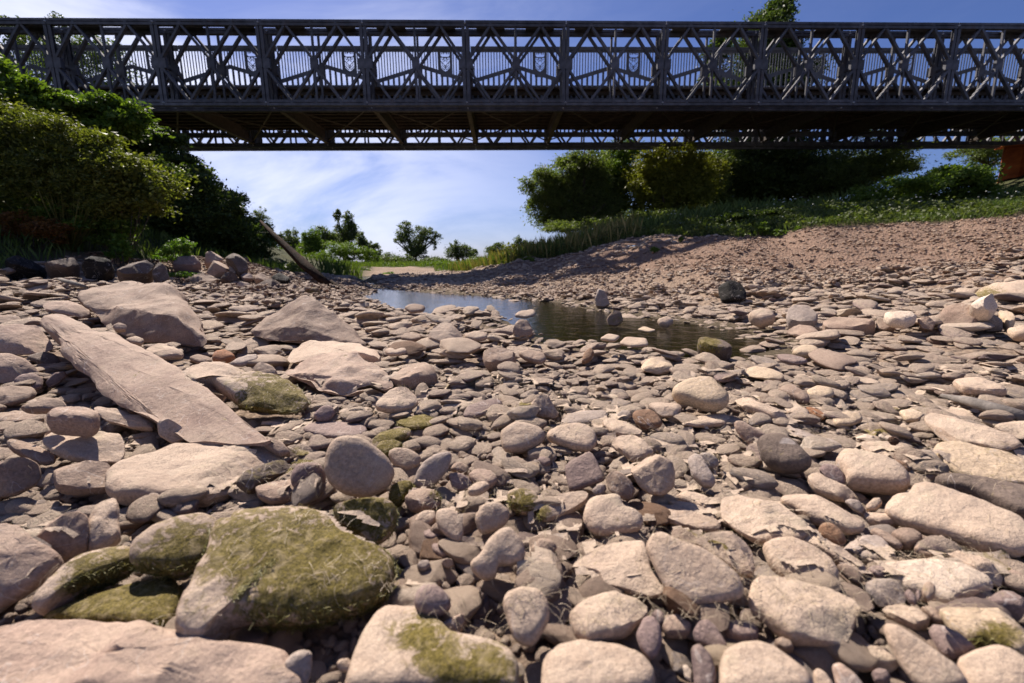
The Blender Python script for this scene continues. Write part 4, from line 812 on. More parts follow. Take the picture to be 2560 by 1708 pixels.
S_('B', [1028,92, 1080,72, 1200,90, 1220,130, 1182,157, 1080,130], 'mid', 'slanting slab leaning just right of the knobbly reddish boulder', lift=.02, th=.05)
S_('B', [160,262, 250,205, 330,190, 420,185, 490,215, 512,260, 490,290, 350,312, 250,302], 'mid', 'broad shaded boulder right of the big pinkish lump', lift=.02, facets=2, th=.14, **B_)
S_('B', [1808,155, 1840,128, 1900,124, 2030,160, 2058,190, 1960,207, 1850,202], 'cream', 'pale pitted flat stone near the pool in the middle', lift=.04, th=.04)
S_('B', [1868,432, 1960,405, 2070,414, 2110,450, 2060,490, 1960,492], 'tan', 'wedge-shaped tan stone left of the large pale rounded stone', lift=.075, th=.045)
S_('D', [15,557, 80,538, 150,530, 330,520, 352,545, 300,580, 130,592, 20,578], 'tan', 'long low stone with a scalloped edge under the large pale rounded stone', lift=.085, th=.035)
S_('C', [1475,165, 1500,130, 1560,112, 1690,98, 1722,180, 1800,200, 1852,250, 1842,325, 1760,357, 1600,372, 1500,340, 1450,260], 'tan', 'two-lobed tan stone overhanging a dark slot near the middle', lift=.095, th=.05, sharp=0)
S_('B', [1755,840, 1780,800, 1850,750, 1940,738, 2040,790, 2062,860, 2050,960, 1980,1022, 1890,1012, 1818,960], 'tan', 'upright crusted tan stone with a wrinkled skin right of the middle', lift=.075, th=.06, rough=1.4)
S_('B', [1600,900, 1640,850, 1700,860, 1770,920, 1800,990, 1760,1050, 1680,1030, 1620,980], 'mid', 'dull brown pointed stone right of the square-cut purple one', lift=.06, th=.04, facets=1)
S_('D', [48,812, 100,780, 150,800, 200,890, 247,965, 222,1012, 150,1000, 80,930], 'grey', 'curved smooth grey stone with dried roots at its lower end', lift=.09, th=.045)
S_('D', [130,772, 200,768, 260,810, 267,860, 210,887, 150,852], 'grey', 'round grey stone tucked behind the curved grey stone', lift=.075, th=.035)
S_('B', [698,987, 760,940, 830,934, 853,960, 780,1002, 710,1007], 'tan', 'small smooth oval stone perched on the crusted mass', lift=.11, th=.025)
S_('B', [1512,980, 1550,945, 1600,940, 1612,975, 1580,1010, 1530,1018], 'grey', 'small pale grey egg-shaped pebble below the square-cut stone', lift=.06, th=.03)
S_('B', [1148,790, 1180,768, 1240,775, 1248,810, 1200,830], 'purple', 'dark purple pebble in the hollow under the wide pair', lift=.045, th=.025)
S_('B', [895,480, 920,455, 955,462, 968,490, 940,512, 905,505], 'brown', 'small reddish pebble under the white-streaked stone', lift=.06, th=.03)
S_('B', [1675,490, 1710,462, 1760,468, 1778,500, 1740,530, 1690,520], 'grey', 'olive-grey rounded pebble left of the brown block', lift=.06, th=.035)
S_('B', [285,1050, 330,1000, 420,985, 500,1000, 540,1040, 500,1090, 400,1115, 310,1095], 'mid', 'brown dusty stone right of the moss-topped block', lift=.08, th=.045, moss=[(520,1010,60)])
S_('B', [180,740, 230,712, 320,715, 405,770, 380,840, 300,870, 220,830], 'tan', 'crusted tan stone between the heart-shaped and tall grey stones', lift=.07, th=.05, rough=1.3)
S_('B', [90,450, 130,380, 220,318, 300,320, 370,370, 385,420, 330,460, 200,470], 'tan', 'humped tan stone with a cavity left of the green mossy patch', lift=.07, th=.06, facets=1, rough=1.4)
S_('B', [235,545, 290,505, 400,488, 500,500, 512,540, 440,580, 320,585], 'tan', 'low cushion of green moss left of the white-streaked stone', lift=.06, th=.035, moss=1.1)
S_('B', [60,680, 130,610, 250,580, 340,590, 330,630, 200,680, 100,700], 'tan', 'long stone with a green mossy back behind the heart-shaped stone', lift=.06, th=.04, moss=[(200,630,140)])
S_('B', [98,720, 130,670, 220,655, 280,680, 260,720, 170,755], 'tan', 'small moss-covered dome behind the heart-shaped stone', lift=.065, th=.03, moss=.9)
S_('B', [185,1040, 200,960, 280,920, 340,930, 345,975, 280,1060, 220,1085], 'tan', 'mossy green stone squeezed right of the heart-shaped stone', lift=.05, th=.04, moss=1.0)
# lower middle
S_('C', [1385,570, 1400,545, 1480,480, 1560,438, 1660,420, 1850,418, 1885,500, 1905,600, 1965,690, 1998,750, 1900,768, 1780,732, 1600,692, 1555,620, 1450,575], 'tan', 'large flat tan slab with a hole under its left corner', 'slab', 'slab', lift=.105, th=.04, p=6, sharp=2, rough=.8)
S_('S', [1612,1368, 1628,1338, 1654,1332, 1697,1353, 1755,1371, 1810,1407, 1846,1440, 1861,1477, 1854,1497, 1791,1511, 1737,1518, 1704,1519, 1670,1485, 1640,1430], 'tan', 'widest tan slab right of the slab with the hole, overhanging a dark gap', 'slab', 'slab', lift=.12, th=.05, p=5, rough=.6)
S_('C', [350,800, 370,730, 420,688, 500,690, 562,740, 602,820, 562,880, 500,912, 420,892, 370,862], 'purple', 'smooth egg-like purple cobble above the green moss cap', lift=.09, th=.08, rough=.4, sharp=0)
S_('C', [925,810, 960,735, 1050,700, 1170,720, 1232,800, 1242,900, 1202,985, 1140,1085, 1080,1092, 1000,1042, 965,940], 'tan', 'tall fibrous tan stone with a pointed lower end, bottom middle', lift=.10, th=.06, rough=1.3, sharp=0)
S_('C', [1030,585, 1100,556, 1180,580, 1197,640, 1150,667, 1090,652, 1055,612], 'tan', 'small block-shaped tan stone in the gravel hollow', lift=.085, th=.035)
S_('C', [1108,455, 1170,380, 1250,388, 1292,440, 1245,505, 1180,562, 1118,540], 'mid', 'round crusted stone with a dark cavity on its right', lift=.08, th=.05, rough=1.3)
S_('C', [715,540, 780,490, 830,400, 900,330, 980,298, 1052,380, 1082,480, 1060,545, 980,562, 900,562, 885,650, 800,662, 730,600], 'tan', 'broad algae-draped tan mass above the bottom middle', lift=.095, th=.06, sharp=0, rough=1.4)
S_('C', [743,245, 800,160, 900,138, 982,200, 965,285, 880,342, 785,362], 'tan', 'rounded algae-draped stone beside the finger-like stone', lift=.095, th=.05, sharp=0)
S_('C', [1205,1200, 1280,1120, 1500,1078, 1700,1108, 1850,1178, 1905,1272, 1890,1400, 1500,1480, 1200,1460], 'tan', 'big fibrous tan stone cut by the bottom edge, right of the moss cap', lift=.09, th=.06, sharp=0, rough=1.1)
S_('C', [1355,905, 1450,800, 1600,758, 1800,770, 1885,830, 1875,900, 1755,1005, 1500,1082, 1400,1025], 'tan', 'wide hairy tan slab below the slab with the hole', lift=.08, th=.05, rough=1.2)
S_('C', [1798,1010, 1850,900, 1910,884, 1962,950, 1977,1050, 1940,1155, 1890,1185, 1828,1105], 'purple', 'tall purple oval cobble at the bottom right of the middle', lift=.075, th=.035, rough=.4)
S_('C', [1900,880, 1940,843, 1992,880, 1992,955, 1950,955], 'purple', 'small upright purple pebble behind the tall purple oval', lift=.07, th=.03)
S_('C', [1978,905, 2080,893, 2172,960, 2155,1022, 2000,1022, 1968,970], 'pink', 'pinkish pebble right of the tall purple oval', lift=.065, th=.03)
S_('E', [82,905, 125,830, 190,812, 252,870, 342,1022, 282,1065, 185,1012, 100,972], 'purple', 'standing blue-purple cobble with dried fibres under the widest slab', lift=.08, th=.035, rough=.4)
S_('E', [72,1010, 130,980, 212,1060, 252,1180, 235,1320, 105,1320, 85,1150], 'purple', 'long purple-grey cobble at the bottom, lower right of the middle', lift=.075, th=.04, rough=.5)
S_('C', [515,955, 600,900, 682,868, 682,950, 642,1062, 608,1085, 560,1000], 'mid', 'dull stone wedge between the moss cap and the mossy gap', lift=.08, th=.045, facets=1)
S_('C', [2105,1212, 2130,1205, 2172,1252, 2162,1325, 2120,1292], 'pale', 'small bright white chip at the bottom', lift=.06, th=.015, sharp=2)
S_('C', [470,430, 540,410, 650,440, 690,480, 640,500, 540,505, 480,470], 'purple', 'purple flat pebble in the gravel hollow', lift=.055, th=.025)
S_('C', [370,565, 400,535, 450,535, 465,570, 430,600, 385,595], 'grey', 'small round grey pebble in the gravel hollow', lift=.06, th=.03)
S_('C', [525,545, 560,508, 605,520, 608,560, 570,580], 'pink', 'small angular pinkish pebble in the gravel hollow', lift=.065, th=.03, facets=2)
S_('C', [345,290, 380,230, 430,205, 495,210, 500,280, 440,310], 'tan', 'low tan stone left of the leaf-shaped stone', lift=.075, th=.035)
S_('C', [405,350, 450,335, 520,340, 530,375, 480,400, 420,385], 'purple', 'dark purple pebble below the leaf-shaped stone', lift=.055, th=.025)
# right side, upper
S_('D', [522,700, 550,668, 610,656, 665,655, 760,690, 830,762, 902,832, 892,872, 820,897, 700,897, 600,852, 545,782], 'dark', 'dark grey-brown block with square corners right of the middle', lift=.10, th=.075, p=5, sharp=2, tilt=.1, rough=.6)
S_('D', [365,570, 385,550, 430,552, 520,610, 605,652, 545,702, 500,742, 440,692, 380,622], 'pink', 'long pinkish slab leaning behind the dark square block', lift=.10, th=.04)
S_('D', [688,615, 740,605, 820,618, 950,660, 1082,710, 1098,738, 1000,738, 850,692, 720,642], 'grey', 'long thin grey stone lying behind the dark square block', lift=.105, th=.03)
S_('D', [1050,850, 1105,768, 1250,788, 1400,830, 1500,880, 1572,950, 1574,1012, 1500,1034, 1300,1012, 1140,992, 1120,920], 'tan', 'large smooth tan boulder overhanging a dark gap at the right', lift=.105, th=.08, rough=.5, **B_)
S_('D', [945,880, 990,838, 1070,858, 1130,920, 1136,992, 1080,1004, 980,952], 'purple', 'standing purple-grey stone against the large smooth boulder', lift=.08, th=.035)
S_('D', [862,932, 920,913, 1050,970, 1180,1030, 1223,1082, 1190,1098, 1080,1092, 920,1032, 872,972], 'tan', 'long tan finger stone right of the dark square block', lift=.10, th=.04)
S_('D', [678,1092, 715,1050, 850,1048, 980,1070, 1100,1120, 1200,1190, 1270,1250, 1262,1312, 1160,1318, 1000,1262, 900,1232, 790,1162, 700,1122], 'tan', 'wide tan slab with a grey left rim above the brown cobble', 'slab', 'slab', lift=.105, th=.045, rough=.7)
S_('D', [268,1110, 285,1066, 400,1068, 500,1110, 650,1130, 780,1200, 870,1270, 912,1335, 850,1372, 640,1400, 500,1372, 370,1292, 275,1202], 'tan', 'wide slab with dark freckled crust left of the brown cobble', 'slab', 'slab', lift=.105, th=.045, rough=.8)
S_('D', [1390,1150, 1450,1080, 1560,1070, 1590,1000, 1700,998, 1900,1060, 2080,1130, 2250,1200, 2350,1260, 2450,1390, 2350,1480, 2050,1420, 1900,1366, 1700,1312, 1550,1262, 1400,1190], 'tan', 'broad algae-skinned slab at the right edge with small dark holes', 'slab', 'slab', lift=.11, th=.06, rough=1.0, sharp=0)
S_('D', [1722,765, 1755,710, 1900,698, 2050,750, 2200,770, 2420,860, 2430,1010, 2200,985, 2080,972, 1900,922, 1800,852], 'cream', 'greenish tinted flat slab at the right edge', 'slab', 'slab', lift=.13, th=.04, moss=.18, p=6, rough=.6)
S_('D', [1728,968, 1775,944, 1900,950, 2100,980, 2430,1045, 2430,1220, 2300,1195, 2150,1122, 2000,1062, 1800,1012], 'dark', 'long dark-sided slab below the greenish slab at the right edge', 'slab', 'slab', lift=.135, th=.06, tilt=.05)
S_('D', [1222,725, 1330,684, 1500,684, 1572,740, 1572,792, 1480,822, 1390,822, 1300,772], 'tan', 'flat tan stone carrying a small dark cone at the right', lift=.09, th=.035)
S_('D', [1588,792, 1650,754, 1720,764, 1790,840, 1812,882, 1760,887, 1680,852, 1600,822], 'grey', 'striped grey stone right of the stone with the cone', lift=.095, th=.035)
S_('D', [1508,817, 1600,820, 1732,880, 1700,897, 1600,882], 'grey', 'thin grey sliver below the striped grey stone', lift=.08, th=.02)
S_('D', [1598,922, 1680,893, 1752,902, 1740,947, 1680,972, 1608,952], 'mid', 'flat brown-grey oval left of the dark-sided slab', lift=.085, th=.025)
S_('D', [1435,850, 1480,818, 1550,840, 1580,890, 1540,930, 1470,900], 'brown', 'dark maroon stone behind the large smooth tan boulder', lift=.09, th=.035)
S_('D', [852,467, 888,460, 960,488, 1008,530, 980,547, 910,522], 'orange', 'orange-brown finger pebble in the middle right', lift=.075, th=.025)
S_('D', [722,492, 790,461, 870,478, 890,520, 850,547, 760,532], 'tan', 'pale squarish stone left of the orange-brown pebble', lift=.075, th=.035)
S_('D', [653,347, 720,314, 800,333, 882,390, 888,427, 840,432, 740,392], 'mid', 'dark-bellied lens stone right of the large pale rounded stone', lift=.07, th=.05)
S_('D', [362,402, 430,388, 550,450, 700,500, 772,547, 700,552, 580,512, 420,462], 'tan', 'long angular tan slab behind the long pinkish slab', lift=.07, th=.045, sharp=2)
S_('D', [1028,522, 1130,494, 1230,508, 1252,550, 1180,582, 1060,587], 'cream', 'pale cream flat stone right of the orange-brown pebble', lift=.08, th=.03)
S_('D', [1655,545, 1700,490, 1850,530, 2100,600, 2300,680, 2340,730, 2200,762, 2000,722, 1790,692], 'tan', 'big smooth low slab at the right behind the greenish slab', 'slab', 'slab', lift=.10, th=.04)
S_('D', [1655,478, 1760,462, 1900,480, 2100,550, 2110,590, 1950,570, 1750,520], 'tan', 'long flat tan slab under the driftwood stick', 'slab', 'slab', lift=.09, th=.03)
S_('D', [1488,492, 1580,474, 1682,520, 1620,557, 1540,552], 'cream', 'small wedge-shaped cream stone left of the driftwood stick', lift=.085, th=.03)
S_('D', [2120,600, 2250,560, 2400,545, 2450,640, 2330,680], 'tan', 'flat pinkish slab at the right edge below the driftwood stick', lift=.085, th=.03)
S_('D', [1340,660, 1400,635, 1480,640, 1500,670, 1430,690], 'pale', 'pale flat pebble just behind the stone with the cone', lift=.085, th=.02)
S_('D', [1195,675, 1260,650, 1330,665, 1300,695, 1220,695], 'pale', 'whitish lens pebble left of the stone with the cone', lift=.085, th=.02)
S_('D', [1850,280, 1960,260, 2080,290, 2230,340, 2240,372, 2100,370, 1920,350], 'tan', 'humped slab with a shaded right end above the driftwood stick', lift=.09, th=.07)
S_('D', [1045,250, 1120,232, 1250,255, 1370,290, 1350,305, 1180,300, 1080,280], 'tan', 'long flat stone in the middle right, behind the cream stones', lift=.07, th=.03)
S_('D', [860,350, 940,315, 1040,335, 1060,380, 980,402, 890,390], 'cream', 'yellowish flat stone with a point in the middle right', lift=.07, th=.035)
S_('D', [205,240, 290,232, 380,245, 370,275, 260,285], 'purple', 'flat purple stone behind the large pale rounded stone', lift=.06, th=.03)
S_('D', [440,200, 520,190, 640,210, 720,250, 690,275, 560,260, 450,235], 'cream', 'pale pitted wedge behind and right of the flat purple stone', lift=.06, th=.04)
S_('D', [655,110, 720,105, 840,125, 880,150, 800,165, 690,140], 'purple', 'flat purple-brown stone beyond the pool edge at the right', lift=.05, th=.035)
S_('D', [760,85, 830,45, 920,50, 960,85, 900,108, 800,105], 'cream', 'pale triangular stone beyond the pool edge at the right', lift=.03, th=.06)
# right side, lower
S_('E', [463,690, 480,600, 520,552, 640,540, 760,560, 1000,590, 1190,680, 1233,742, 1205,830, 1180,905, 1145,980, 1000,988, 760,967, 650,892, 555,802, 480,762], 'tan', 'very large tan slab with a squared lower right corner', 'slab', 'slab', lift=.125, th=.06, sharp=1, p=5, rough=.7)
S_('E', [556,325, 640,284, 760,274, 900,330, 1040,430, 1093,522, 1070,575, 1000,572, 850,562, 700,532, 600,432], 'tan', 'smooth rounded tan slab above the very large squared slab', 'slab', 'slab', lift=.135, th=.05, rough=.6)
S_('E', [85,295, 180,223, 330,208, 422,260, 495,340, 515,470, 505,535, 420,535, 300,432, 180,352], 'tan', 'fuzzy tan stone between the freckled slab and the widest slab', lift=.12, th=.045)
S_('E', [1365,462, 1480,445, 1600,433, 1800,428, 1980,478, 2092,560, 2114,612, 2040,645, 1900,702, 1850,744, 1750,702, 1550,622, 1440,532], 'pale', 'bright white-edged slab at the lower right', 'slab', 'slab', lift=.115, th=.05, rough=.5)
S_('E', [1258,572, 1330,538, 1480,548, 1545,640, 1545,705, 1480,732, 1360,732, 1265,622], 'grey', 'pinkish grey flat stone left of the white-edged slab', lift=.09, th=.03)
S_('E', [943,202, 962,165, 1000,152, 1050,165, 1110,220, 1143,282, 1100,328, 1020,302, 950,242], 'brown', 'smooth rusty brown cobble between the tan slabs', lift=.115, th=.05, rough=.4, sharp=0)
S_('E', [762,222, 785,200, 840,208, 980,280, 1150,370, 1262,440, 1284,502, 1220,504, 1080,432, 900,322, 790,262], 'tan', 'long tan slab running down right below the brown cobble', lift=.12, th=.04)
S_('E', [1116,325, 1200,268, 1350,258, 1412,310, 1433,372, 1380,384, 1280,350, 1200,392, 1130,352], 'grey', 'wrinkled grey stone right of the rusty brown cobble', lift=.115, th=.04)
S_('E', [1218,372, 1300,348, 1430,368, 1488,422, 1450,442, 1330,432, 1240,402], 'grey', 'smooth pale grey oval below the wrinkled grey stone', lift=.105, th=.03, rough=.4)
S_('E', [1432,242, 1500,214, 1600,223, 1662,270, 1640,312, 1560,322, 1480,282], 'mid', 'smooth brownish oval near the broad algae-skinned slab', lift=.115, th=.04, rough=.4)
S_('E', [1588,345, 1620,315, 1680,308, 1740,340, 1773,392, 1720,412, 1640,382], 'mid', 'olive-brown oval pebble at the corner of the long right slab', lift=.10, th=.035)
S_('E', [1285,225, 1330,200, 1420,240, 1530,320, 1500,345, 1400,300], 'mid', 'long dusty stone between two smooth ovals at the right', lift=.10, th=.03)
S_('E', [1250,100, 1290,82, 1420,90, 1515,130, 1510,165, 1380,180, 1270,150], 'tan', 'speckled tan oval with algae strings below it at the right', lift=.115, th=.035)
S_('E', [1120,10, 1160,-10, 1225,5, 1262,60, 1240,100, 1180,70], 'grey', 'cracked grey cobble right of the wide tan slab', lift=.10, th=.035)
S_('E', [1262,50, 1320,-5, 1365,-10, 1385,25, 1340,75, 1280,78], 'tan', 'small ribbed tan cobble beside the cracked grey cobble', lift=.105, th=.035)
S_('E', [1068,442, 1130,434, 1232,490, 1262,542, 1220,592, 1130,532, 1080,482], 'mid', 'smooth brown-grey oval right of the rounded tan slab', lift=.105, th=.035, rough=.4)
S_('E', [1283,478, 1330,462, 1395,480, 1412,525, 1360,540, 1300,520], 'purple', 'small purple-grey stone left of the white-edged slab', lift=.09, th=.03)
S_('E', [1385,872, 1410,845, 1480,855, 1560,900, 1720,1010, 1900,1140, 1990,1280, 1700,1330, 1600,1262, 1500,1132, 1420,982], 'tan', 'long pinkish tan slab running into the bottom edge at the right', 'slab', 'slab', lift=.105, th=.045, rough=.6)
S_('E', [1695,905, 1720,850, 1800,860, 1920,915, 2035,1022, 1980,1052, 1870,1112, 1780,1052], 'purple', 'flat blue-grey slab between two pale slabs, lower right', lift=.09, th=.035, rough=.5)
S_('E', [1757,775, 1800,738, 2000,748, 2300,778, 2430,830, 2430,1000, 2330,1080, 2100,1003, 1980,982, 1860,892], 'cream', 'cream slab with a green algae patch at the lower right edge', 'slab', 'slab', lift=.115, th=.05, rough=.7, moss=[(2150,950,170)])
S_('E', [1870,1115, 2000,1050, 2150,1008, 2260,1040, 2430,1150, 2430,1380, 1990,1350], 'tan', 'blurred big tan slab in the bottom right corner', 'slab', 'slab', lift=.13, th=.05, rough=.5)
S_('E', [265,1140, 300,1060, 400,1010, 520,998, 650,1040, 760,1120, 860,1200, 915,1270, 900,1360, 500,1400, 262,1360], 'tan', 'round tan stone cut by the bottom edge below the very large slab', lift=.11, th=.06, rough=.6)
S_('E', [1060,1030, 1120,995, 1250,1008, 1440,1050, 1494,1130, 1460,1158, 1330,1142, 1180,1092], 'tan', 'thick flat stone with dark overhang at the bottom right', lift=.11, th=.035)
S_('E', [1380,745, 1430,732, 1500,733, 1620,770, 1703,832, 1690,872, 1600,884, 1480,822], 'tan', 'fibrous bar-shaped stone below the pinkish grey flat stone', lift=.105, th=.035)
S_('E', [1636,742, 1700,729, 1790,800, 1815,855, 1760,854, 1680,792], 'mid', 'dark smooth finger between the bar-shaped stone and the cream slab', lift=.105, th=.03)
S_('E', [1652,612, 1668,575, 1705,566, 1748,600, 1742,662, 1692,694, 1658,662], 'mid', 'upright round brown pebble standing before the white-edged slab', lift=.13, th=.03)
S_('E', [1528,642, 1560,612, 1615,670, 1615,722, 1570,704], 'purple', 'left of the small upright pebbles before the white-edged slab', lift=.125, th=.022)
S_('E', [1608,642, 1628,612, 1648,660, 1628,698], 'purple', 'thin upright pebble wedged between two others by the white-edged slab', lift=.13, th=.018)
S_('E', [2095,702, 2180,658, 2270,668, 2370,730, 2350,795, 2200,772, 2110,742], 'purple', 'rounded blue-grey stone at the right edge below the white-edged slab', lift=.10, th=.05)
S_('E', [1745,325, 1790,305, 1900,370, 2100,430, 2223,540, 2215,584, 2080,543, 1950,472, 1830,392], 'tan', 'long smooth tan slab above the white-edged slab', 'slab', 'slab', lift=.115, th=.045)
S_('E', [272,885, 330,848, 450,850, 532,900, 524,962, 420,977, 325,942], 'purple', 'lumpy lilac-grey stone under the very large squared slab', lift=.085, th=.035)
S_('E', [1030,1130, 1090,1108, 1200,1190, 1275,1290, 1200,1340, 1080,1320], 'pink', 'smooth pink-grey pebble at the bottom edge, right', lift=.085, th=.035)
S_('E', [905,1180, 940,1150, 1000,1190, 1060,1280, 1000,1340, 920,1290], 'tan', 'small tan pebble at the bottom edge beside the pink-grey one', lift=.08, th=.03)
S_('E', [1305,1180, 1350,1155, 1410,1165, 1445,1220, 1400,1260, 1330,1250], 'purple', 'dark round pebble at the bottom edge under the thick flat stone', lift=.07, th=.03)
S_('E', [2212,510, 2260,490, 2330,520, 2370,560, 2290,580], 'pink', 'pinkish stone at the right edge above the blue-grey one', lift=.09, th=.03)
S_('E', [640,970, 690,950, 760,980, 780,1030, 720,1045, 660,1010], 'mid', 'small brown pebble under the lower edge of the very large slab', lift=.085, th=.03)
# left middle
rock_hull([(243,362,2.15),(262,335,2.2),(350,333,2.25),(620,420,2.05),(1000,600,1.65),(1230,790,1.42),(1500,980,1.22),(1650,1075,1.13),(300,452,2.0),(440,640,1.72),(590,790,1.5),(860,905,1.35),(1080,1080,1.17),(1250,1100,1.15),(1560,1100,1.12),(330,420,2.45),(1000,660,1.9),(1500,1030,1.32),(700,640,1.68)], 'pink', 'long wedge-shaped ridged slab slanting down from the left', 'slab', 'slab', .6)
rock_hull([(455,190,3.15),(480,265,2.95),(600,395,2.75),(800,475,2.62),(1000,492,2.55),(1190,524,2.5),(1237,470,2.55),(1212,370,2.75),(1140,285,2.95),(1060,200,3.1),(960,140,3.25),(830,118,3.35),(700,125,3.4),(540,152,3.35),(700,280,2.82),(1040,330,2.62),(520,200,3.8),(800,160,4.0),(1050,260,3.8),(1150,400,3.4)], 'mid', 'largest brown boulder at the left with a pale right flank', 'boulder', 'boulder', 1.0)
rock_hull([(1800,204,3.05),(1765,213,3.05),(1560,330,3.0),(1465,415,2.85),(1490,452,2.8),(1640,485,2.7),(1900,508,2.62),(2145,517,2.6),(2157,488,2.7),(2060,398,2.8),(1960,298,2.9),(1850,222,3.0),(1760,385,2.72),(1800,270,3.5),(2080,450,3.3),(1560,390,3.4)], 'mid', 'pyramid-shaped brown boulder left of the pool', 'boulder', 'boulder', 1.0)
rock_hull([(2090,538,2.0),(2000,808,1.67),(2335,750,1.75),(2200,795,1.69),(1880,780,1.69),(1780,728,1.75),(1650,662,1.86),(1750,598,1.95),(1900,558,2.0),(2178,592,1.95),(2268,660,1.85),(1950,670,1.74),(1900,610,2.3),(2150,620,2.3)], 'pink', 'pinkish humped lump below the pyramid-shaped boulder', 'boulder', 'boulder', 1.2, .5)
S_('F', [1685,565, 1720,510, 1800,500, 1900,497, 2100,500, 2200,550, 2225,605, 2150,592, 2050,575, 1900,600, 1750,602], 'tan', 'long low tan stone between the pyramid boulder and the pinkish lump', lift=.06, th=.09)
S_('F', [1055,650, 1130,620, 1200,608, 1350,640, 1480,690, 1640,700, 1780,760, 1825,850, 1750,892, 1600,882, 1430,862, 1340,800, 1240,722, 1130,735], 'tan', 'broad tan slab draped with green moss at its right end', 'slab', 'slab', lift=.085, th=.09, sharp=1, moss=[(1620,800,230), (1500,850,140)], rough=1.2)
S_('F', [1476,645, 1500,622, 1535,606, 1600,628, 1637,672, 1590,702, 1500,692], 'tan', 'small angular stone resting on the broad moss-draped slab', lift=.12, th=.06, facets=2)
S_('F', [1243,592, 1258,545, 1320,533, 1372,558, 1388,582, 1300,607], 'orange', 'orange-brown cobble behind the broad moss-draped slab', lift=.05, th=.06)
S_('F', [1338,618, 1400,582, 1460,565, 1517,560, 1512,592, 1420,622], 'grey', 'grey finger stone right of the orange-brown cobble', lift=.06, th=.04)
S_('F', [112,862, 138,828, 260,823, 380,838, 402,870, 350,887, 150,892], 'mid', 'flat dark oval lying level on the left stack', lift=.15, th=.03, alpha=.3)
S_('F', [272,950, 305,908, 430,878, 530,868, 587,910, 590,970, 545,1002, 400,992, 285,982], 'pink', 'thick rounded brown stone with a square right end on the left stack', lift=.12, th=.07, alpha=.35)
S_('F', [540,880, 580,862, 700,888, 850,930, 918,970, 902,1003, 800,987, 620,942], 'tan', 'long tan finger pointing down right on the left stack', lift=.12, th=.045)
S_('F', [77,712, 130,678, 200,672, 253,700, 254,752, 200,777, 110,752], 'purple', 'round purplish cobble at the left under the wedge slab', lift=.12, th=.05)
S_('F', [262,722, 318,663, 380,653, 398,682, 342,732, 290,757], 'purple', 'tilted purplish oval beside the round cobble at the left', lift=.12, th=.045)
S_('F', [-60,765, 60,748, 200,753, 224,790, 180,822, 40,857, -60,857], 'mid', 'smooth flat stone cut by the left edge under the round cobble', lift=.13, th=.05)
S_('F', [-60,905, 60,892, 200,888, 332,893, 300,942, 100,957, -60,955], 'mid', 'long thin shaded stone at the left edge', lift=.12, th=.035)
S_('F', [242,252, 300,236, 420,248, 522,290, 543,332, 480,347, 350,322, 258,292], 'pink', 'smooth plump finger stone left of the largest brown boulder', lift=.02, th=.10)
S_('F', [-60,395, 120,388, 230,398, 285,450, 325,522, 250,552, 100,547, -60,522], 'pink', 'flat reddish slab cut by the left edge behind the wedge slab', 'slab', 'slab', lift=.14, th=.06)
S_('F', [-60,560, 60,558, 160,588, 255,682, 200,722, -60,725], 'pink', 'striated reddish slab below the flat one at the left edge', 'slab', 'slab', lift=.12, th=.07, rough=1.4)
S_('F', [145,572, 250,543, 330,558, 363,602, 320,633, 240,612], 'dark', 'dark lens stone in the shadow under the wedge slab', lift=.13, th=.04)
S_('F', [922,952, 980,928, 1040,958, 1113,1010, 1080,1062, 1020,1088, 930,1032], 'tan', 'angular tan stone in front of the wedge slab', lift=.10, th=.06, facets=2)
S_('F', [733,862, 760,808, 820,808, 862,862, 852,912, 760,902], 'pink', 'small upright pinkish stone against the wedge slab', lift=.10, th=.05, facets=1)
S_('F', [848,515, 925,488, 1010,498, 1085,552, 1080,573, 940,583, 870,555], 'tan', 'low tan stone under the largest brown boulder', lift=.05, th=.06)
S_('F', [1228,775, 1285,768, 1337,800, 1300,842, 1238,812], 'tan', 'small flat pebble between the wedge slab and the moss-draped slab', lift=.08, th=.03)
S_('F', [1283,1082, 1318,1048, 1450,1053, 1562,1080, 1572,1102, 1450,1113, 1300,1103], 'mid', 'flat bar-shaped stone at the tip of the wedge slab', lift=.10, th=.03)
S_('F', [1535,1088, 1588,1048, 1662,1080, 1713,1142, 1650,1158, 1568,1112], 'mid', 'grey stone wedge right of the flat bar-shaped stone', lift=.10, th=.04)
S_('F', [1776,1012, 1830,964, 2000,958, 2130,983, 2153,1010, 2100,1048, 1950,1048], 'purple', 'flat lilac slab behind the heart-shaped stone', lift=.07, th=.035, p=6)
S_('F', [1837,912, 1890,863, 1950,858, 1972,900, 1932,952, 1870,952], 'purple', 'upright purple-grey pebble above the flat lilac slab', lift=.06, th=.045)
S_('F', [1106,582, 1160,558, 1240,578, 1253,605, 1170,612], 'mid', 'small brown pebble left of the orange-brown cobble', lift=.04, th=.04)
S_('F', [658,392, 698,371, 745,388, 742,417, 680,422], 'tan', 'little round pebble perched in front of the largest brown boulder', lift=.12, th=.05)
S_('F', [3,312, 60,270, 150,263, 158,290, 100,315, 30,332], 'mid', 'flat stone at the far left behind the plump finger stone', lift=.05, th=.06)
S_('F', [-30,340, 30,330, 110,333, 140,372, 100,392, -30,388], 'mid', 'smooth flat stone at the left edge behind the reddish slab', lift=.10, th=.06)
S_('F', [735,472, 800,453, 852,475, 830,502, 758,492], 'tan', 'small flat stone at the foot of the largest brown boulder', lift=.04, th=.05)
S_('F', [1105,1105, 1100,1050, 1000,990, 1020,960, 1080,980, 1140,1050], 'mid', 'narrow brown stone beside the dark round hole', lift=.06, th=.03)
S_('F', [1760,885, 1810,878, 1860,890, 1830,912, 1775,905], 'purple', 'thin flat pebble left of the upright purple-grey pebble', lift=.06, th=.02)
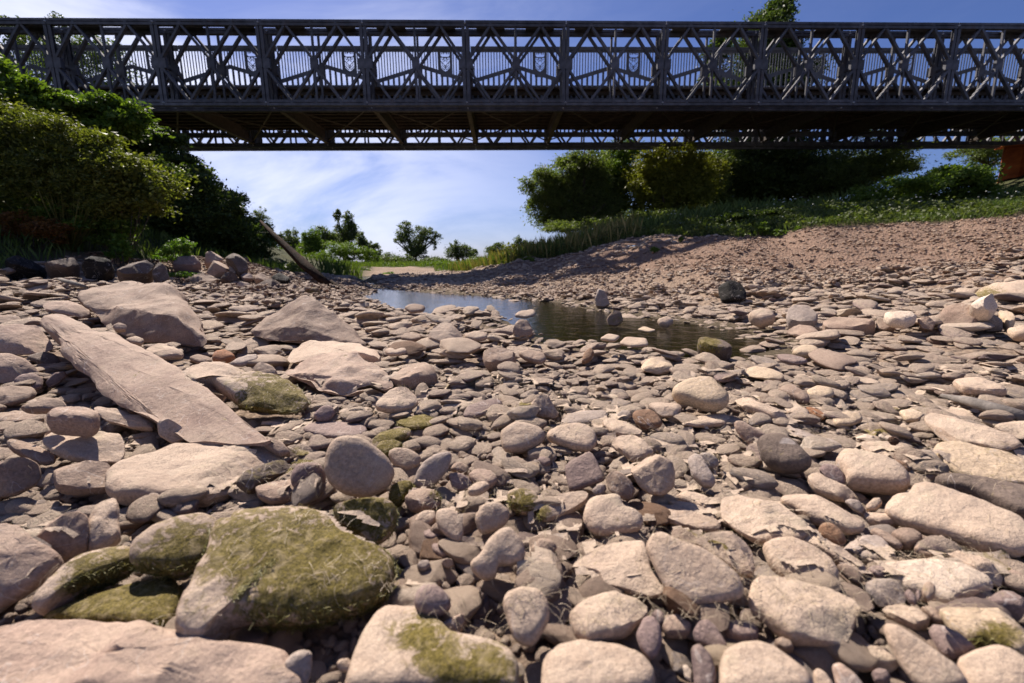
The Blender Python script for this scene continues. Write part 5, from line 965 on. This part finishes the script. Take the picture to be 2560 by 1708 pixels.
# by the pool
S_('G', [1568,965, 1600,900, 1640,875, 1690,860, 1760,888, 1797,950, 1760,992, 1650,1003], 'tan', 'rounded tan boulder standing before the pool', lift=0, facets=2, **B_)
S_('G', [1408,932, 1440,904, 1530,908, 1538,937, 1480,947], 'mid', 'flat oval stone left of the rounded tan boulder', lift=.03, th=.04)
S_('G', [1318,1010, 1360,985, 1440,985, 1455,1015, 1400,1028, 1340,1028], 'tan', 'smooth tan oval below the rounded tan boulder on its left', lift=.04, th=.04)
S_('G', [2078,802, 2110,774, 2200,763, 2208,795, 2150,812], 'tan', 'pale pointed stone sticking out of the pool', lift=.02, th=.05)
S_('G', [2068,905, 2085,840, 2120,812, 2155,815, 2192,880, 2182,922, 2100,932], 'mid', 'knobbly upright stone at the pool edge below the pointed one', lift=0, facets=3)
S_('G', [1432,752, 1460,735, 1500,729, 1562,745, 1552,772, 1470,782], 'mid', 'flat stone lying alone in the still part of the pool', lift=.03, th=.05)
S_('G', [1890,1040, 1930,1015, 2010,1008, 2090,1040, 2085,1085, 2000,1110, 1910,1090], 'mid', 'square brown boulder right of the humped lump and left of the pool tip', lift=.02, facets=2)
S_('G', [1785,915, 1850,893, 1920,905, 1925,932, 1860,945, 1800,935], 'tan', 'tan oval right of the rounded boulder before the pool', lift=.03, th=.05)
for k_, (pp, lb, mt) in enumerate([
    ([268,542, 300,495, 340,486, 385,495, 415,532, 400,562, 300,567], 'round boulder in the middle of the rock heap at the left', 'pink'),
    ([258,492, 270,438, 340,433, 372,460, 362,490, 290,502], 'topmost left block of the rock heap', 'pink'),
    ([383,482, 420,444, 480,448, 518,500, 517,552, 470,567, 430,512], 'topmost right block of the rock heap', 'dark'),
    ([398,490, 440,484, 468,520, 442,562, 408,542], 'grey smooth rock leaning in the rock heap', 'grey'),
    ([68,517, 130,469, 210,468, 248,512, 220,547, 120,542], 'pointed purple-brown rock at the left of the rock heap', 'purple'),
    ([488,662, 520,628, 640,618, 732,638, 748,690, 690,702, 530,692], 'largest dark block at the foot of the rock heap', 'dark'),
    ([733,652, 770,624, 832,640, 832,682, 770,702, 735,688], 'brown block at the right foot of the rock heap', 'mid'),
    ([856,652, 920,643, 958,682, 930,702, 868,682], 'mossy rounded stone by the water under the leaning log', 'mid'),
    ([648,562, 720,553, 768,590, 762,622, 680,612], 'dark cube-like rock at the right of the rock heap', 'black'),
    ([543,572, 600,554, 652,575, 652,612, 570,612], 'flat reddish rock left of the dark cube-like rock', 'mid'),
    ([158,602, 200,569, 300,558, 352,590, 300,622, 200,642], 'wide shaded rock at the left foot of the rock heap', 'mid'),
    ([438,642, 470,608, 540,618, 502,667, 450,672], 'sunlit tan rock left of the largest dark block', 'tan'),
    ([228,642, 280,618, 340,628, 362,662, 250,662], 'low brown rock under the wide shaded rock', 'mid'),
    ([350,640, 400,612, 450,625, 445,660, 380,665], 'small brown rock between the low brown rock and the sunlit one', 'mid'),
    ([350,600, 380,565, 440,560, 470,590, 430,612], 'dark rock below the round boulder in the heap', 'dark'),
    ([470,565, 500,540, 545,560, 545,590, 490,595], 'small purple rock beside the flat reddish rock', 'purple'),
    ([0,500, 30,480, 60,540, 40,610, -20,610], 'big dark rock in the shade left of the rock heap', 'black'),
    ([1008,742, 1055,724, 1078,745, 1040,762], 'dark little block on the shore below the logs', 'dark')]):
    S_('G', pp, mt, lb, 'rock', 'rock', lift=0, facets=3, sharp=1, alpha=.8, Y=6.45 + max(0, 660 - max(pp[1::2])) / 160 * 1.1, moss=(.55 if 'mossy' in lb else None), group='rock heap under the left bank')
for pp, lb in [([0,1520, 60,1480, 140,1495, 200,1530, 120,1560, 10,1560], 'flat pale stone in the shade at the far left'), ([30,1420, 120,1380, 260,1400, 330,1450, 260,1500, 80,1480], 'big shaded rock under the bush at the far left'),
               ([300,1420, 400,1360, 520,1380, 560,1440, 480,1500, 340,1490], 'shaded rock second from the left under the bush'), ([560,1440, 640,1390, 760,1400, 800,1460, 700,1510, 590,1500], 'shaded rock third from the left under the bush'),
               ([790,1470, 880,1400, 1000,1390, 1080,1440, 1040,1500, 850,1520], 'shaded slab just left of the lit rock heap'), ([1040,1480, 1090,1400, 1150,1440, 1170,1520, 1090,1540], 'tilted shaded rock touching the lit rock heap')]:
    S_('L', pp, 'black' if 'big' in lb or 'third' in lb else 'dark', lb, 'rock', 'rock', lift=0, facets=3, alpha=.8, Y=5.0, group='shaded rocks under the left bushes')  # shade under the bushes painted in with the dark and black rock colours
# right middle distance
S_('H', [923,727, 940,708, 990,688, 1030,703, 1058,745, 1052,787, 1010,792, 940,792, 926,760], 'black', 'black rock standing alone on the right gravel', 'boulder', 'boulder', lift=0, facets=5, alpha=.9, sharp=2)
S_('H', [348,792, 362,738, 392,748, 422,800, 392,814, 355,810], 'grey', 'pointed grey rock at the far pool edge', 'rock', 'rock', lift=0, facets=3, alpha=.9, sharp=2)
S_('H', [823,995, 845,978, 960,983, 993,1030, 962,1062, 880,1058, 828,1025], 'dark', 'olive-brown mossy boulder at the near pool edge', lift=0, facets=1, alpha=.6, moss=[(880,990,60)], **B_)
S_('H', [1238,852, 1270,834, 1340,843, 1392,880, 1382,907, 1300,907, 1245,892], 'grey', 'streaked grey boulder right of the pool', lift=0, facets=2, **B_)
S_('H', [1688,867, 1735,844, 1830,848, 1853,880, 1800,902, 1720,892], 'pale', 'whitish flat boulder in the right middle distance', lift=.02, th=.12, facets=1, **B_)
S_('H', [1938,902, 1960,853, 2050,843, 2140,848, 2153,900, 2100,932, 2000,937], 'mid', 'thick brown boulder in the row at the right', lift=0, facets=2, **B_)
S_('H', [2088,832, 2120,784, 2200,778, 2232,810, 2200,852, 2130,852], 'pale', 'white angular boulder on top of the row at the right', lift=.10, facets=3, **B_)
S_('H', [2138,872, 2200,848, 2252,880, 2252,932, 2168,937], 'grey', 'grey boulder right of the thick brown one', lift=0, facets=1, **B_)
S_('H', [2228,832, 2290,848, 2313,890, 2280,932, 2240,882], 'cream', 'pale curved boulder leaning at the right of the row', lift=.02, facets=1, **B_)
S_('H', [1058,862, 1120,838, 1180,848, 1193,880, 1130,897, 1080,882], 'tan', 'tan flat boulder left of the streaked grey boulder', lift=0, th=.10, **B_)
S_('H', [1398,912, 1500,888, 1600,878, 1652,900, 1662,937, 1540,942, 1420,932], 'mid', 'long brown shelf-like rock right of the streaked grey boulder', lift=0, facets=2)
S_('H', [1848,872, 1900,858, 1938,890, 1922,932, 1870,922], 'mid', 'small brown rock left of the thick brown boulder', lift=0, facets=2)
S_('H', [1658,882, 1720,892, 1752,922, 1700,937, 1660,927], 'mid', 'low brown rock under the whitish flat boulder', lift=0, facets=1)
S_('H', [402,872, 438,828, 470,838, 483,880, 452,907, 410,902], 'mid', 'algae-hung upright stone standing in the pool', lift=0, facets=2, moss=.3)
S_('H', [638,882, 690,864, 718,885, 690,907, 650,902], 'tan', 'tan stone on the far shore of the pool tip', lift=0, th=.06)
S_('H', [2070,765, 2150,720, 2300,698, 2450,700, 2450,795, 2250,802, 2130,782], 'tan', 'large tan slab rising at the right edge', 'slab', 'slab', lift=.03, th=.2, moss=[(2180,790,90)])
S_('H', [2258,922, 2350,908, 2450,922, 2450,965, 2300,957], 'tan', 'flat tan slab cut by the right edge', lift=.02, th=.1)
S_('H', [458,987, 490,958, 590,963, 602,997, 520,1002], 'tan', 'flat rectangular stone lying in the shallow water', lift=.02, th=.03)
S_('H', [368,967, 410,943, 470,953, 442,977], 'tan', 'smooth stone lying in the shallow water, left of the rectangular one', lift=.02, th=.03)
S_('H', [1228,932, 1300,903, 1370,913, 1398,945, 1330,962], 'mid', 'angular brown-grey slab in front of the streaked grey boulder', lift=.02, th=.07, facets=2)
S_('H', [543,922, 580,907, 637,925, 600,934], 'cream', 'thin pale stone flat on the water', lift=.02, th=.02)
S_('H', [285,1075, 300,1030, 330,1010, 348,1030, 330,1065, 300,1080], 'brown', 'slanting maroon stone at the near end of the pool', lift=.02, th=.05)
# the cone on its stone
cc = at_z(*src('D', 1455, 715), tz(*at_z(*src('D', 1455, 715), .05)[:2]) + .060); b = MB()
for i in range(7):
    for j in range(8):
        z = i * .0028; r = .0105 * math.sin(.5 + i * .38); t_ = j * .785 + i * .39; d = Vector((math.cos(t_), math.sin(t_), .25))
        b.bar(d * r * .2 + Vector((0, 0, z)), d * r + Vector((0, 0, z)), .006, .002, (0, 0, 1))
tag(link('alder_cone', b.mesh('alder_cone'), plain_mat('dark_cone', (.05, .025, .012), (.11, .05, .025), 60), None, cc), 'small dark brown alder cone lying on a flat tan stone', 'cone')

# ------------------------------------------------------------------ loose stones: piled by a height map
HX0, HY0, HS = -9.0, 0.2, 0.0125; HW, HH = int(20 / HS), int(10.5 / HS)
gx_, gy_ = np.meshgrid(HX0 + (np.arange(0, HW, 8) + .5) * HS, HY0 + (np.arange(0, HH, 8) + .5) * HS)
hm = np.repeat(np.repeat(terrain(gx_, gy_), 8, 0), 8, 1)[:HH, :HW].astype(np.float32)
pat = np.zeros((HH, HW), np.uint8)
hx = HX0 + (np.arange(HW) + .5) * HS; hy = HY0 + (np.arange(HH) + .5) * HS
for W_, z_, th_ in HPOLY:
    a, b_ = W_.min(0), W_.max(0); i0, i1 = np.searchsorted(hx, [a[0], b_[0]]); j0, j1 = np.searchsorted(hy, [a[1], b_[1]])
    if i1 <= i0 or j1 <= j0: continue
    X_, Y_ = np.meshgrid(hx[i0:i1], hy[j0:j1]); pat[j0:j1, i0:i1] |= (poly_sd(W_, X_, Y_) > 0.014).astype(np.uint8)
def in_hero(x, y):
    i = ((x - HX0) / HS).astype(int); j = ((y - HY0) / HS).astype(int); ok = (i >= 0) & (i < HW) & (j >= 0) & (j < HH)
    r = np.zeros(x.shape, bool); r[ok] = pat[j[ok], i[ok]] > 0; return r
def sample_wedge(n, y0, y1, xm=1.32):
    Y = np.sqrt(RNG.uniform(0, 1, n) * (y1 ** 2 - y0 ** 2) + y0 ** 2); X = RNG.uniform(-1, 1, n) * (Y * xm + .25); return X, Y
def layer(n, y0, y1, ra, rb, sink=.35, skip_hero=True, flat=(.2, .4), pct=60, pw=2.2, allow_water=.5, zmax=99, tiltmax=.45):
    X, Y = sample_wedge(n, y0, y1); R = ra + (rb - ra) * RNG.random(n) ** pw
    k = veg_amount(X, Y) < .25
    if skip_hero: k &= ~in_hero(X, Y)
    w = poly_sd(POOL, X, Y); k &= (w < -.12) | (RNG.random(n) < allow_water * np.clip(1.3 - w / .25, .02, 1))
    k &= (X > HX0 + .3) & (X < HX0 + 19.7) & (Y < HY0 + 10.2)
    X, Y, R = X[k], Y[k], R[k]; o = np.argsort(R + RNG.random(len(R)) * ra); out = []
    for i in o:
        x, y, r = X[i], Y[i], R[i]; e = RNG.uniform(.55, .95); f = RNG.uniform(*flat); q = max(1, int(r / HS))
        ci = int((x - HX0) / HS); cj = int((y - HY0) / HS)
        if ci < q or cj < q or ci + q + 1 >= HW or cj + q + 1 >= HH: continue
        w_ = hm[cj - q:cj + q + 1, ci - q:ci + q + 1]; z = float(np.percentile(w_, pct))
        if z > zmax + r: continue
        gx = float(w_[:, -1].mean() - w_[:, 0].mean()) / (2 * q * HS + HS); gy = float(w_[-1].mean() - w_[0].mean()) / (2 * q * HS + HS)
        tx = max(-tiltmax, min(tiltmax, gy * .8 + random.gauss(0, .10) )); ty = max(-tiltmax, min(tiltmax, -gx * .8 + random.gauss(0, .10)))
        h = r * f; zc = z + h * (1 - sink * 1.5); a = random.uniform(0, 6.283)
        out.append((x, y, zc, r, r * e, h, tx, ty, a))
        nw = max(0, q - 1); sub = hm[cj - nw:cj + nw + 1, ci - nw:ci + nw + 1]; np.maximum(sub, zc + h * .62, out=sub)
    return np.array(out) if out else np.zeros((0, 9))
# prototype stones shared by all loose stones
def proto(i, sub):
    bm = bmesh.new(); bmesh.ops.create_icosphere(bm, subdivisions=sub, radius=1); rs = np.random.default_rng(i + 5); o3 = Vector(tuple(rs.uniform(-9, 9, 3)))
    pl_ = [(Vector(tuple(rs.normal(0, 1, 3))).normalized(), rs.uniform(.5, .8)) for _ in range([2, 3, 5, 7][i % 4])]
    for v in bm.verts:
        c = v.co.copy()
        for d, l in pl_:
            q = c.dot(d)
            if q > l: c -= d * (q - l) * .85
        c *= 1 + .22 * noise.noise(c * 1.1 + o3) + .06 * noise.noise(c * 3.3 + o3); v.co = c
    for f in bm.faces: f.smooth = True
    return bm
PROTO3 = []; PROTO2 = []
def proto_mesh(i, sub, sc=None):
    bm = proto(i, sub); me = bpy.data.meshes.new('stone'); bm.to_mesh(me); bm.free(); return me
NPR = 14
pcol = bpy.data.collections.new('stone_shapes')
for i in range(NPR):
    me = proto_mesh(i, 4 if i < 0 else 3); o = bpy.data.objects.new('stone_shape', me); me.materials.append(STUFF_STONE); pcol.objects.link(o)
def gn_stuff(name, label, A, tones):
    """many loose stones as one object: a point for each, set with shared stone shapes"""
    n = len(A); me = bpy.data.meshes.new(name); me.vertices.add(n); me.vertices.foreach_set('co', A[:, :3].astype(np.float32).ravel())
    for an, ty, fld, arr in (('rot', 'FLOAT_VECTOR', 'vector', A[:, 6:9]), ('scl', 'FLOAT_VECTOR', 'vector', A[:, 3:6]), ('tone_in', 'FLOAT_COLOR', 'color', tones)):
        a = me.attributes.new(an, ty, 'POINT'); a.data.foreach_set(fld, np.ascontiguousarray(arr, dtype=np.float32).ravel())
    a = me.attributes.new('pick', 'INT', 'POINT'); a.data.foreach_set('value', RNG.integers(0, NPR, n).astype(np.int32))
    me.update(); o = link(name, me, STUFF_STONE); tag(o, label, None, None, 'stuff')
    ng = bpy.data.node_groups.new(name, 'GeometryNodeTree'); ng.interface.new_socket('Geometry', in_out='INPUT', socket_type='NodeSocketGeometry'); ng.interface.new_socket('Geometry', in_out='OUTPUT', socket_type='NodeSocketGeometry')
    nn, nl = ng.nodes, ng.links; gi = nn.new('NodeGroupInput'); go = nn.new('NodeGroupOutput')
    ci = nn.new('GeometryNodeCollectionInfo'); ci.inputs['Collection'].default_value = pcol; ci.inputs['Separate Children'].default_value = True; ci.inputs['Reset Children'].default_value = True
    ip = nn.new('GeometryNodeInstanceOnPoints'); ip.inputs['Pick Instance'].default_value = True
    def na(nm, ty):
        x = nn.new('GeometryNodeInputNamedAttribute'); x.data_type = ty; x.inputs['Name'].default_value = nm
        return [s for s in x.outputs if s.enabled and s.name == 'Attribute'][0]
    er = nn.new('FunctionNodeEulerToRotation'); nl.new(na('rot', 'FLOAT_VECTOR'), er.inputs[0])
    nl.new(gi.outputs[0], ip.inputs['Points']); nl.new(ci.outputs[0], ip.inputs['Instance']); nl.new(na('pick', 'INT'), ip.inputs['Instance Index'])
    nl.new(er.outputs[0], ip.inputs['Rotation']); nl.new(na('scl', 'FLOAT_VECTOR'), ip.inputs['Scale'])
    st = nn.new('GeometryNodeStoreNamedAttribute'); st.data_type = 'FLOAT_COLOR'; st.domain = 'INSTANCE'; st.inputs['Name'].default_value = 'tone'
    nl.new(ip.outputs[0], st.inputs[0]); nl.new(na('tone_in', 'FLOAT_COLOR'), [s for s in st.inputs if s.enabled and s.name == 'Value'][0]); nl.new(st.outputs[0], go.inputs[0])
    o.modifiers.new('loose stones', 'NODES').node_group = ng; return o
PAL = np.array([1.20, 1.13, 1.06]) * np.array([(.40, .32, .265), (.44, .355, .29), (.36, .285, .24), (.30, .225, .195), (.215, .165, .16), (.19, .145, .15), (.31, .275, .265), (.48, .405, .33), (.26, .19, .155), (.52, .46, .40), (.16, .10, .08)])
def tones_for(A, w, mul=1.0):
    w = np.array(w, float); w /= w.sum(); c = PAL[RNG.choice(len(PAL), len(A), p=w)] * RNG.uniform(.85, 1.15, (len(A), 1)) * mul
    return np.concatenate([c, np.ones((len(A), 1))], 1)
W_DARK = [3, 3, 3, 3, 3, 3, 2, .6, 2, .2, 1]; W_MIX = [6, 6, 5, 4, 2, 1.6, 2, 4, 1.6, 1.4, .6]; W_BANK = [3, 2, 3, 4, 1.5, 1, 1, 1.5, 3, .5, 1]
peb = layer(11000, .38, 1.9, .006, .017, .2, True, (.5, .8), 60, 1.4)
peb2 = layer(6500, .38, 1.3, .006, .013, .2, False, (.5, .8), 50, 1.4)
near = layer(4300, .42, 1.75, .015, .048, .40, True, (.24, .46), 56, 1.7)
mid = layer(9000, 1.6, 4.6, .020, .062, .3, True, (.15, .34), 62, 2.0)
midb = layer(1500, 1.9, 6.5, .055, .13, .3, True, (.15, .32), 70, 1.8)
far = layer(15000, 4.4, 9.6, .028, .07, .3, True, (.22, .42), 55, 2.4)
far = far[terrain(far[:, 0], far[:, 1]) < .30 + .12 * RNG.random(len(far))]
bkg = layer(34000, 5.6, 10.1, .012, .036, .35, True, (.35, .7), 55, 2.2)
xf = RNG.uniform(-5, 6, 9000); yf = RNG.uniform(9.8, 26, 9000); kf = (veg_amount(xf, yf) < .3) & (poly_sd(POOL, xf, yf) < 0) & (terrain(xf, yf) > .0); xf, yf = xf[kf], yf[kf]
rf = RNG.uniform(.03, .07, len(xf)); farst = np.stack([xf, yf, terrain(xf, yf) + rf * .2, rf, rf * .8, rf * .5, 0 * xf, 0 * xf, RNG.uniform(0, 6, len(xf))], 1)
print('H1', [ (h[0], h[1]) for h in HERO if 'black rock' in h[2]])
gn_stuff('pebbles', 'small dark pebbles filling the gaps between the near stones', np.vstack([peb, peb2]), tones_for(np.vstack([peb, peb2]), W_DARK))
# the largest loose stones become stones of their own
allbig = np.vstack([near, mid, midb, far]); dist = np.hypot(allbig[:, 0], allbig[:, 1]); app = allbig[:, 3] / dist
px_, py_ = project(allbig[:, :3]); vis = (px_ > 0) & (px_ < 2560) & (py_ > 0) & (py_ < 1708)
NIND = max(0, 298 - sum(1 for h in HERO if h[3]['category'] in ('stone',)))
order = np.argsort(-app * vis)[:NIND]; isb = np.zeros(len(allbig), bool); isb[order] = True
rest = allbig[~isb]; kk = rest[:, 1] > 5.2
gn_stuff('river_stones', 'loose flat river stones covering the dry bed', rest[~kk], tones_for(rest[~kk], W_MIX))
gn_stuff('gravel_stones', 'loose stones of the farther gravel bar', np.vstack([rest[kk], farst]), tones_for(np.vstack([rest[kk], farst]), W_MIX, .92))
gn_stuff('bank_gravel', 'brownish small gravel on the slope of the right bank', bkg, tones_for(bkg, W_BANK, np.array([.84, .70, .60])))
MATW = ['tan', 'tan', 'tan', 'tan', 'tan', 'pink', 'purple', 'grey', 'cream', 'mid', 'tan', 'pink', 'grey', 'pale', 'brown']
ADJ = {'tan': 'silty tan', 'pink': 'pinkish', 'purple': 'purple-grey', 'grey': 'grey', 'cream': 'cream', 'mid': 'dull brown', 'pale': 'whitish', 'brown': 'dark brown'}
pm_cache = {}
def place_loose(a, k):
    mt = MATW[RNG.integers(len(MATW))]; pi = int(RNG.integers(NPR)); key = (pi, mt)
    # real-size shape so that the stone grain keeps its scale; alike stones share a mesh
    if key not in pm_cache:
        me = proto_mesh(pi, 4); me.materials.append(SM[mt]); pm_cache[key] = me
    o = link('stone', pm_cache[key], None, None, a[:3]); o.scale = (a[3], a[4], a[5]); o.rotation_euler = (a[6], a[7], a[8])
    ar = a[4] / a[3]; fl_ = a[5] / a[3]
    shp = ('round ' if ar > .85 else 'oval ' if ar > .68 else 'long ') + ('flat ' if fl_ < .36 else 'plump ' if fl_ > .47 else '')
    return o, mt, shp
hc = np.array([h[0] for h in HERO]); hsz = np.array([h[1] for h in HERO]); used = {}; rel_used = set(); loose = []
for a in allbig[order]: o, mt, shp = place_loose(a, 0); loose.append((a, o, mt, shp))
def short(l):
    for w in (' with ', ' between ', ' beside ', ' lying ', ' cut by ', ' above ', ' below ', ' behind ', ' under ', ' right of ', ' left of ', ' in the ', ' at the ', ' near ', ' standing ', ' over ', ' on the ', ' leaning ', ' pointing ', ' running ', ' overhanging ', ' carrying ', ' before ', ' resting ', ' slanting ', ' draped ', ' perched ', ' against ', ' beyond ', ' squeezed ', ' tucked ', ' covered ', ' half ', ' sunk ', ' wedged ', ' alone ', ' sticking ', ' just '):
        l = l.split(w)[0]
    return l
shorts = [short(h[2]) for h in HERO]; uniq = [i for i, s in enumerate(shorts) if shorts.count(s) == 1 and len(s.split()) >= 3 and ' of ' not in s]
uh = hc[uniq]
for a, o, mt, shp in sorted(loose, key=lambda t: np.min(np.linalg.norm(uh - t[0][:3], axis=1))):
    d = np.linalg.norm(uh - a[:3], axis=1); done = False
    for j in np.argsort(d)[:4]:
        h = uh[j]; dx, dy = a[0] - h[0], a[1] - h[1]
        r = ('right of' if dx > 0 else 'left of') if abs(dx) > abs(dy) * 1.3 else ('behind' if dy > 0 else 'in front of')
        far_ = '' if d[j] < hsz[uniq[j]] * 2.4 else 'some way '
        lab = '%s %sstone %s%s the %s' % (ADJ[mt], shp, far_, r, shorts[uniq[j]])
        if lab not in used: used[lab] = 1; done = True; break
    lab = ' '.join(lab.split()[:16])
    if not done:
        for ex in ('smaller', 'farther', 'nearer', 'dusty', 'partly hidden'):
            l2 = ex + ' ' + lab
            if l2 not in used: lab = l2; used[lab] = 1; break
    tag(o, lab, 'stone', 'loose stones of the dry river bed')
# ------------------------------------------------------------------ dried algae draped over the near stones
AX0, AX1, AY0, AY1, AS = -1.25, 2.0, .42, 1.95, .0055
ax = np.arange(AX0, AX1, AS); ay = np.arange(AY0, AY1, AS); AXg, AYg = np.meshgrid(ax, ay)
VV = []; FF = []; nb = 0
for cen, size, lab, o in HERO + [(None, None, None, t[1]) for t in loose if t[0][1] < 2.3]:
    lx, ly, lz = o.location
    if ly > 3.2 or ly < .2: continue
    M4 = Matrix.LocRotScale(o.location, o.rotation_euler, o.scale); me = o.data
    VV += [M4 @ v.co for v in me.vertices]; FF += [tuple(nb + i for i in p.vertices) for p in me.polygons]; nb += len(me.vertices)
bvh = BVHTree.FromPolygons(VV, FF)
ii = np.clip(((AXg - HX0) / HS).astype(int), 0, HW - 1); jj = np.clip(((AYg - HY0) / HS).astype(int), 0, HH - 1)
H = hm[jj, ii].astype(float)
dn = Vector((0, 0, -1))
for j in range(len(ay)):
    for i in range(len(ax)):
        if abs(ax[i]) > 1.3 * ay[j] + .1: continue
        h = bvh.ray_cast(Vector((ax[i], ay[j], 1.0)), dn)
        if h[0] is not None and h[0].z > H[j, i]: H[j, i] = h[0].z
def filt(A, r, f):
    B = A.copy()
    for s in range(1, r + 1): B[:, s:] = f(B[:, s:], A[:, :-s]); B[:, :-s] = f(B[:, :-s], A[:, s:])
    C = B.copy()
    for s in range(1, r + 1): C[s:] = f(C[s:], B[:-s]); C[:-s] = f(C[:-s], B[s:])
    return C
def blur(A, r):
    for _ in range(r):
        P_ = np.pad(A, 1, 'edge'); A = (P_[:-2, 1:-1] + P_[2:, 1:-1] + P_[1:-1, :-2] + P_[1:-1, 2:] + 4 * P_[1:-1, 1:-1]) / 8
    return A
R_ = 4; cl = filt(filt(H, R_, np.maximum), R_, np.minimum); cl = blur(cl, 4); skin = blur(cl, 3)
gap = np.maximum(skin, cl) - H; skin = skin - .0035 * np.clip(1 - gap / .004, 0, 1)
def nfield(s, o): return np.array([[noise.fractal(Vector((x * s + o, y * s, o)), .9, 2.0, 3) for x in ax[::4]] for y in ay[::4]])
def upn(A): return np.repeat(np.repeat(A, 4, 0), 4, 1)[:len(ay), :len(ax)]
cover = blur(upn(nfield(3.2, 4.2)), 6); fine = blur(upn(nfield(16, 9.1)), 1)
cover += .30 * np.exp(-((AXg - .35) / .75) ** 2 - ((AYg - .95) / .45) ** 2) - .12
keep = (cover > -.16) & (gap < .013 + .010 * fine) & ((fine < .34) | (gap < .003))
stp = np.abs(np.gradient(skin, axis=0)) + np.abs(np.gradient(skin, axis=1)); keep &= (blur(stp, 2) < AS * 1.3)
keep &= (gap > -.004) & (AYg > .56) & (AYg < 1.75) & (np.abs(AXg) < 1.28 * AYg + .05)
keep &= ~((gap > .006) & (np.abs(upn(nfield(30, 2.7))) < .055))
ids = -np.ones(H.shape, int); ids[keep] = np.arange(keep.sum()); qd = np.stack([ids[:-1, :-1], ids[:-1, 1:], ids[1:, 1:], ids[1:, :-1]], -1).reshape(-1, 4); qd = qd[(qd >= 0).all(1)]
moss_f = np.clip((blur(upn(nfield(4.5, 7.7)), 3) - .28) * 3 - np.clip(AXg * .8, -.4, .6) * .5, 0, 1)
me = np_mesh('dried_algae', np.stack([AXg[keep], AYg[keep], skin[keep] + .0012 * fine[keep]], -1), qd, True, {'moss': ('FLOAT', moss_f[keep].astype(np.float32))})
ALG = stone_mat('dried_algae_skin', (.40, .31, .235), (.47, .37, .28), .8)
tag(link('dried_algae', me, ALG), 'tan skin of dried algae stretched over the near stones', None, None, 'stuff')
# loose dried strands and moss threads
def strands(name, label, P, D, ln, wd, mat, seg=4):
    n = len(P); V = []; t = D / (np.linalg.norm(D, axis=1)[:, None] + 1e-9); side = np.cross(t, [0, 0, 1]); side /= np.linalg.norm(side, axis=1)[:, None] + 1e-9
    L_ = ln * RNG.uniform(.5, 1.5, (n, 1)); cv = side * L_ * RNG.normal(0, .35, (n, 1)); up = np.array([0, 0, 1]) * L_ * RNG.uniform(-.05, .22, (n, 1))
    rows_ = []
    for k in range(seg + 1):
        s = k / seg; c = P + t * L_ * (s - .5) + cv * (s * s) + up * math.sin(s * math.pi); w = wd * (1 - .6 * s)
        rows_ += [c - side * w, c + side * w]
    V = np.stack(rows_, 1).reshape(-1, 3); b0 = np.arange(n)[:, None] * (2 * seg + 2)
    F = np.concatenate([np.stack([b0[:, 0] + 2 * k, b0[:, 0] + 2 * k + 1, b0[:, 0] + 2 * k + 3, b0[:, 0] + 2 * k + 2], -1) for k in range(seg)])
    return tag(link(name, np_mesh(name, V, F, False, {'rnd': ('FLOAT', np.repeat(RNG.random(n), 2 * seg + 2).astype(np.float32))}), mat), label, None, None, 'stuff')
n = 15000; X = RNG.uniform(-1.1, 1.6, n); Y = AY0 + .05 + (1.7 - AY0) * RNG.random(n) ** 1.3
i_ = np.clip(((X - AX0) / AS).astype(int), 1, len(ax) - 2); j_ = np.clip(((Y - AY0) / AS).astype(int), 1, len(ay) - 2)
k = (cover[j_, i_] > -.02) & (np.abs(X) < 1.28 * Y); X, Y, i_, j_ = X[k], Y[k], i_[k], j_[k]
Z = np.maximum(blur(cl, 2)[j_, i_], H[j_, i_]) + .002; a = RNG.uniform(0, 6.28, len(X)); d_ = np.stack([np.cos(a), np.sin(a), 0 * a], -1)
e = 3; gzx = (skin[j_, np.minimum(i_ + e, len(ax) - 1)] - skin[j_, np.maximum(i_ - e, 0)]) / (2 * e * AS); gzy = (skin[np.minimum(j_ + e, len(ay) - 1), i_] - skin[np.maximum(j_ - e, 0), i_]) / (2 * e * AS)
d_[:, 2] = np.clip(gzx * d_[:, 0] + gzy * d_[:, 1], -1, 1)
FIB = leaf_mat('dried_fibres', (.30, .225, .15), (.52, .42, .30), .15)
strands('algae_strands', 'fine dried algae threads hanging between the near stones', np.stack([X, Y, Z], -1), d_, .020, .00032, FIB)
MP = []; MD = []
for cen, size, lab, o in HERO:
    if o.location.y > 2.2: continue
    at = o.data.attributes['moss']; av = np.empty(len(o.data.vertices), np.float32); at.data.foreach_get('value', av)
    if av.max() < .5: continue
    co = np.empty(len(av) * 3, np.float32); o.data.vertices.foreach_get('co', co); co = co.reshape(-1, 3); no = np.empty(len(av) * 3, np.float32); o.data.vertices.foreach_get('normal', no); no = no.reshape(-1, 3)
    w = np.where(av > .55)[0]; w = w[no[w, 2] > -.2]
    if not len(w): continue
    m_ = int(min(9000, 90 + len(w) * 7)); s_ = RNG.choice(w, m_); ss = RNG.choice(w, m_); dd_ = np.linalg.norm(co[s_] - co[ss], axis=1)
    P_ = co[s_] + RNG.normal(0, size * .03, (m_, 3)) * [1, 1, .2] + np.array(o.location); MP.append(P_ + no[s_] * .0015); tn = RNG.normal(0, 1, (m_, 3)); tn -= no[s_] * (tn * no[s_]).sum(1)[:, None] * .75; MD.append(tn)
if MP: strands('moss_threads', 'matted green moss threads on the mossy stones', np.vstack(MP), np.vstack(MD), .013, .0006, leaf_mat('moss_threads', (.07, .065, .012), (.28, .245, .08), .2), 2)
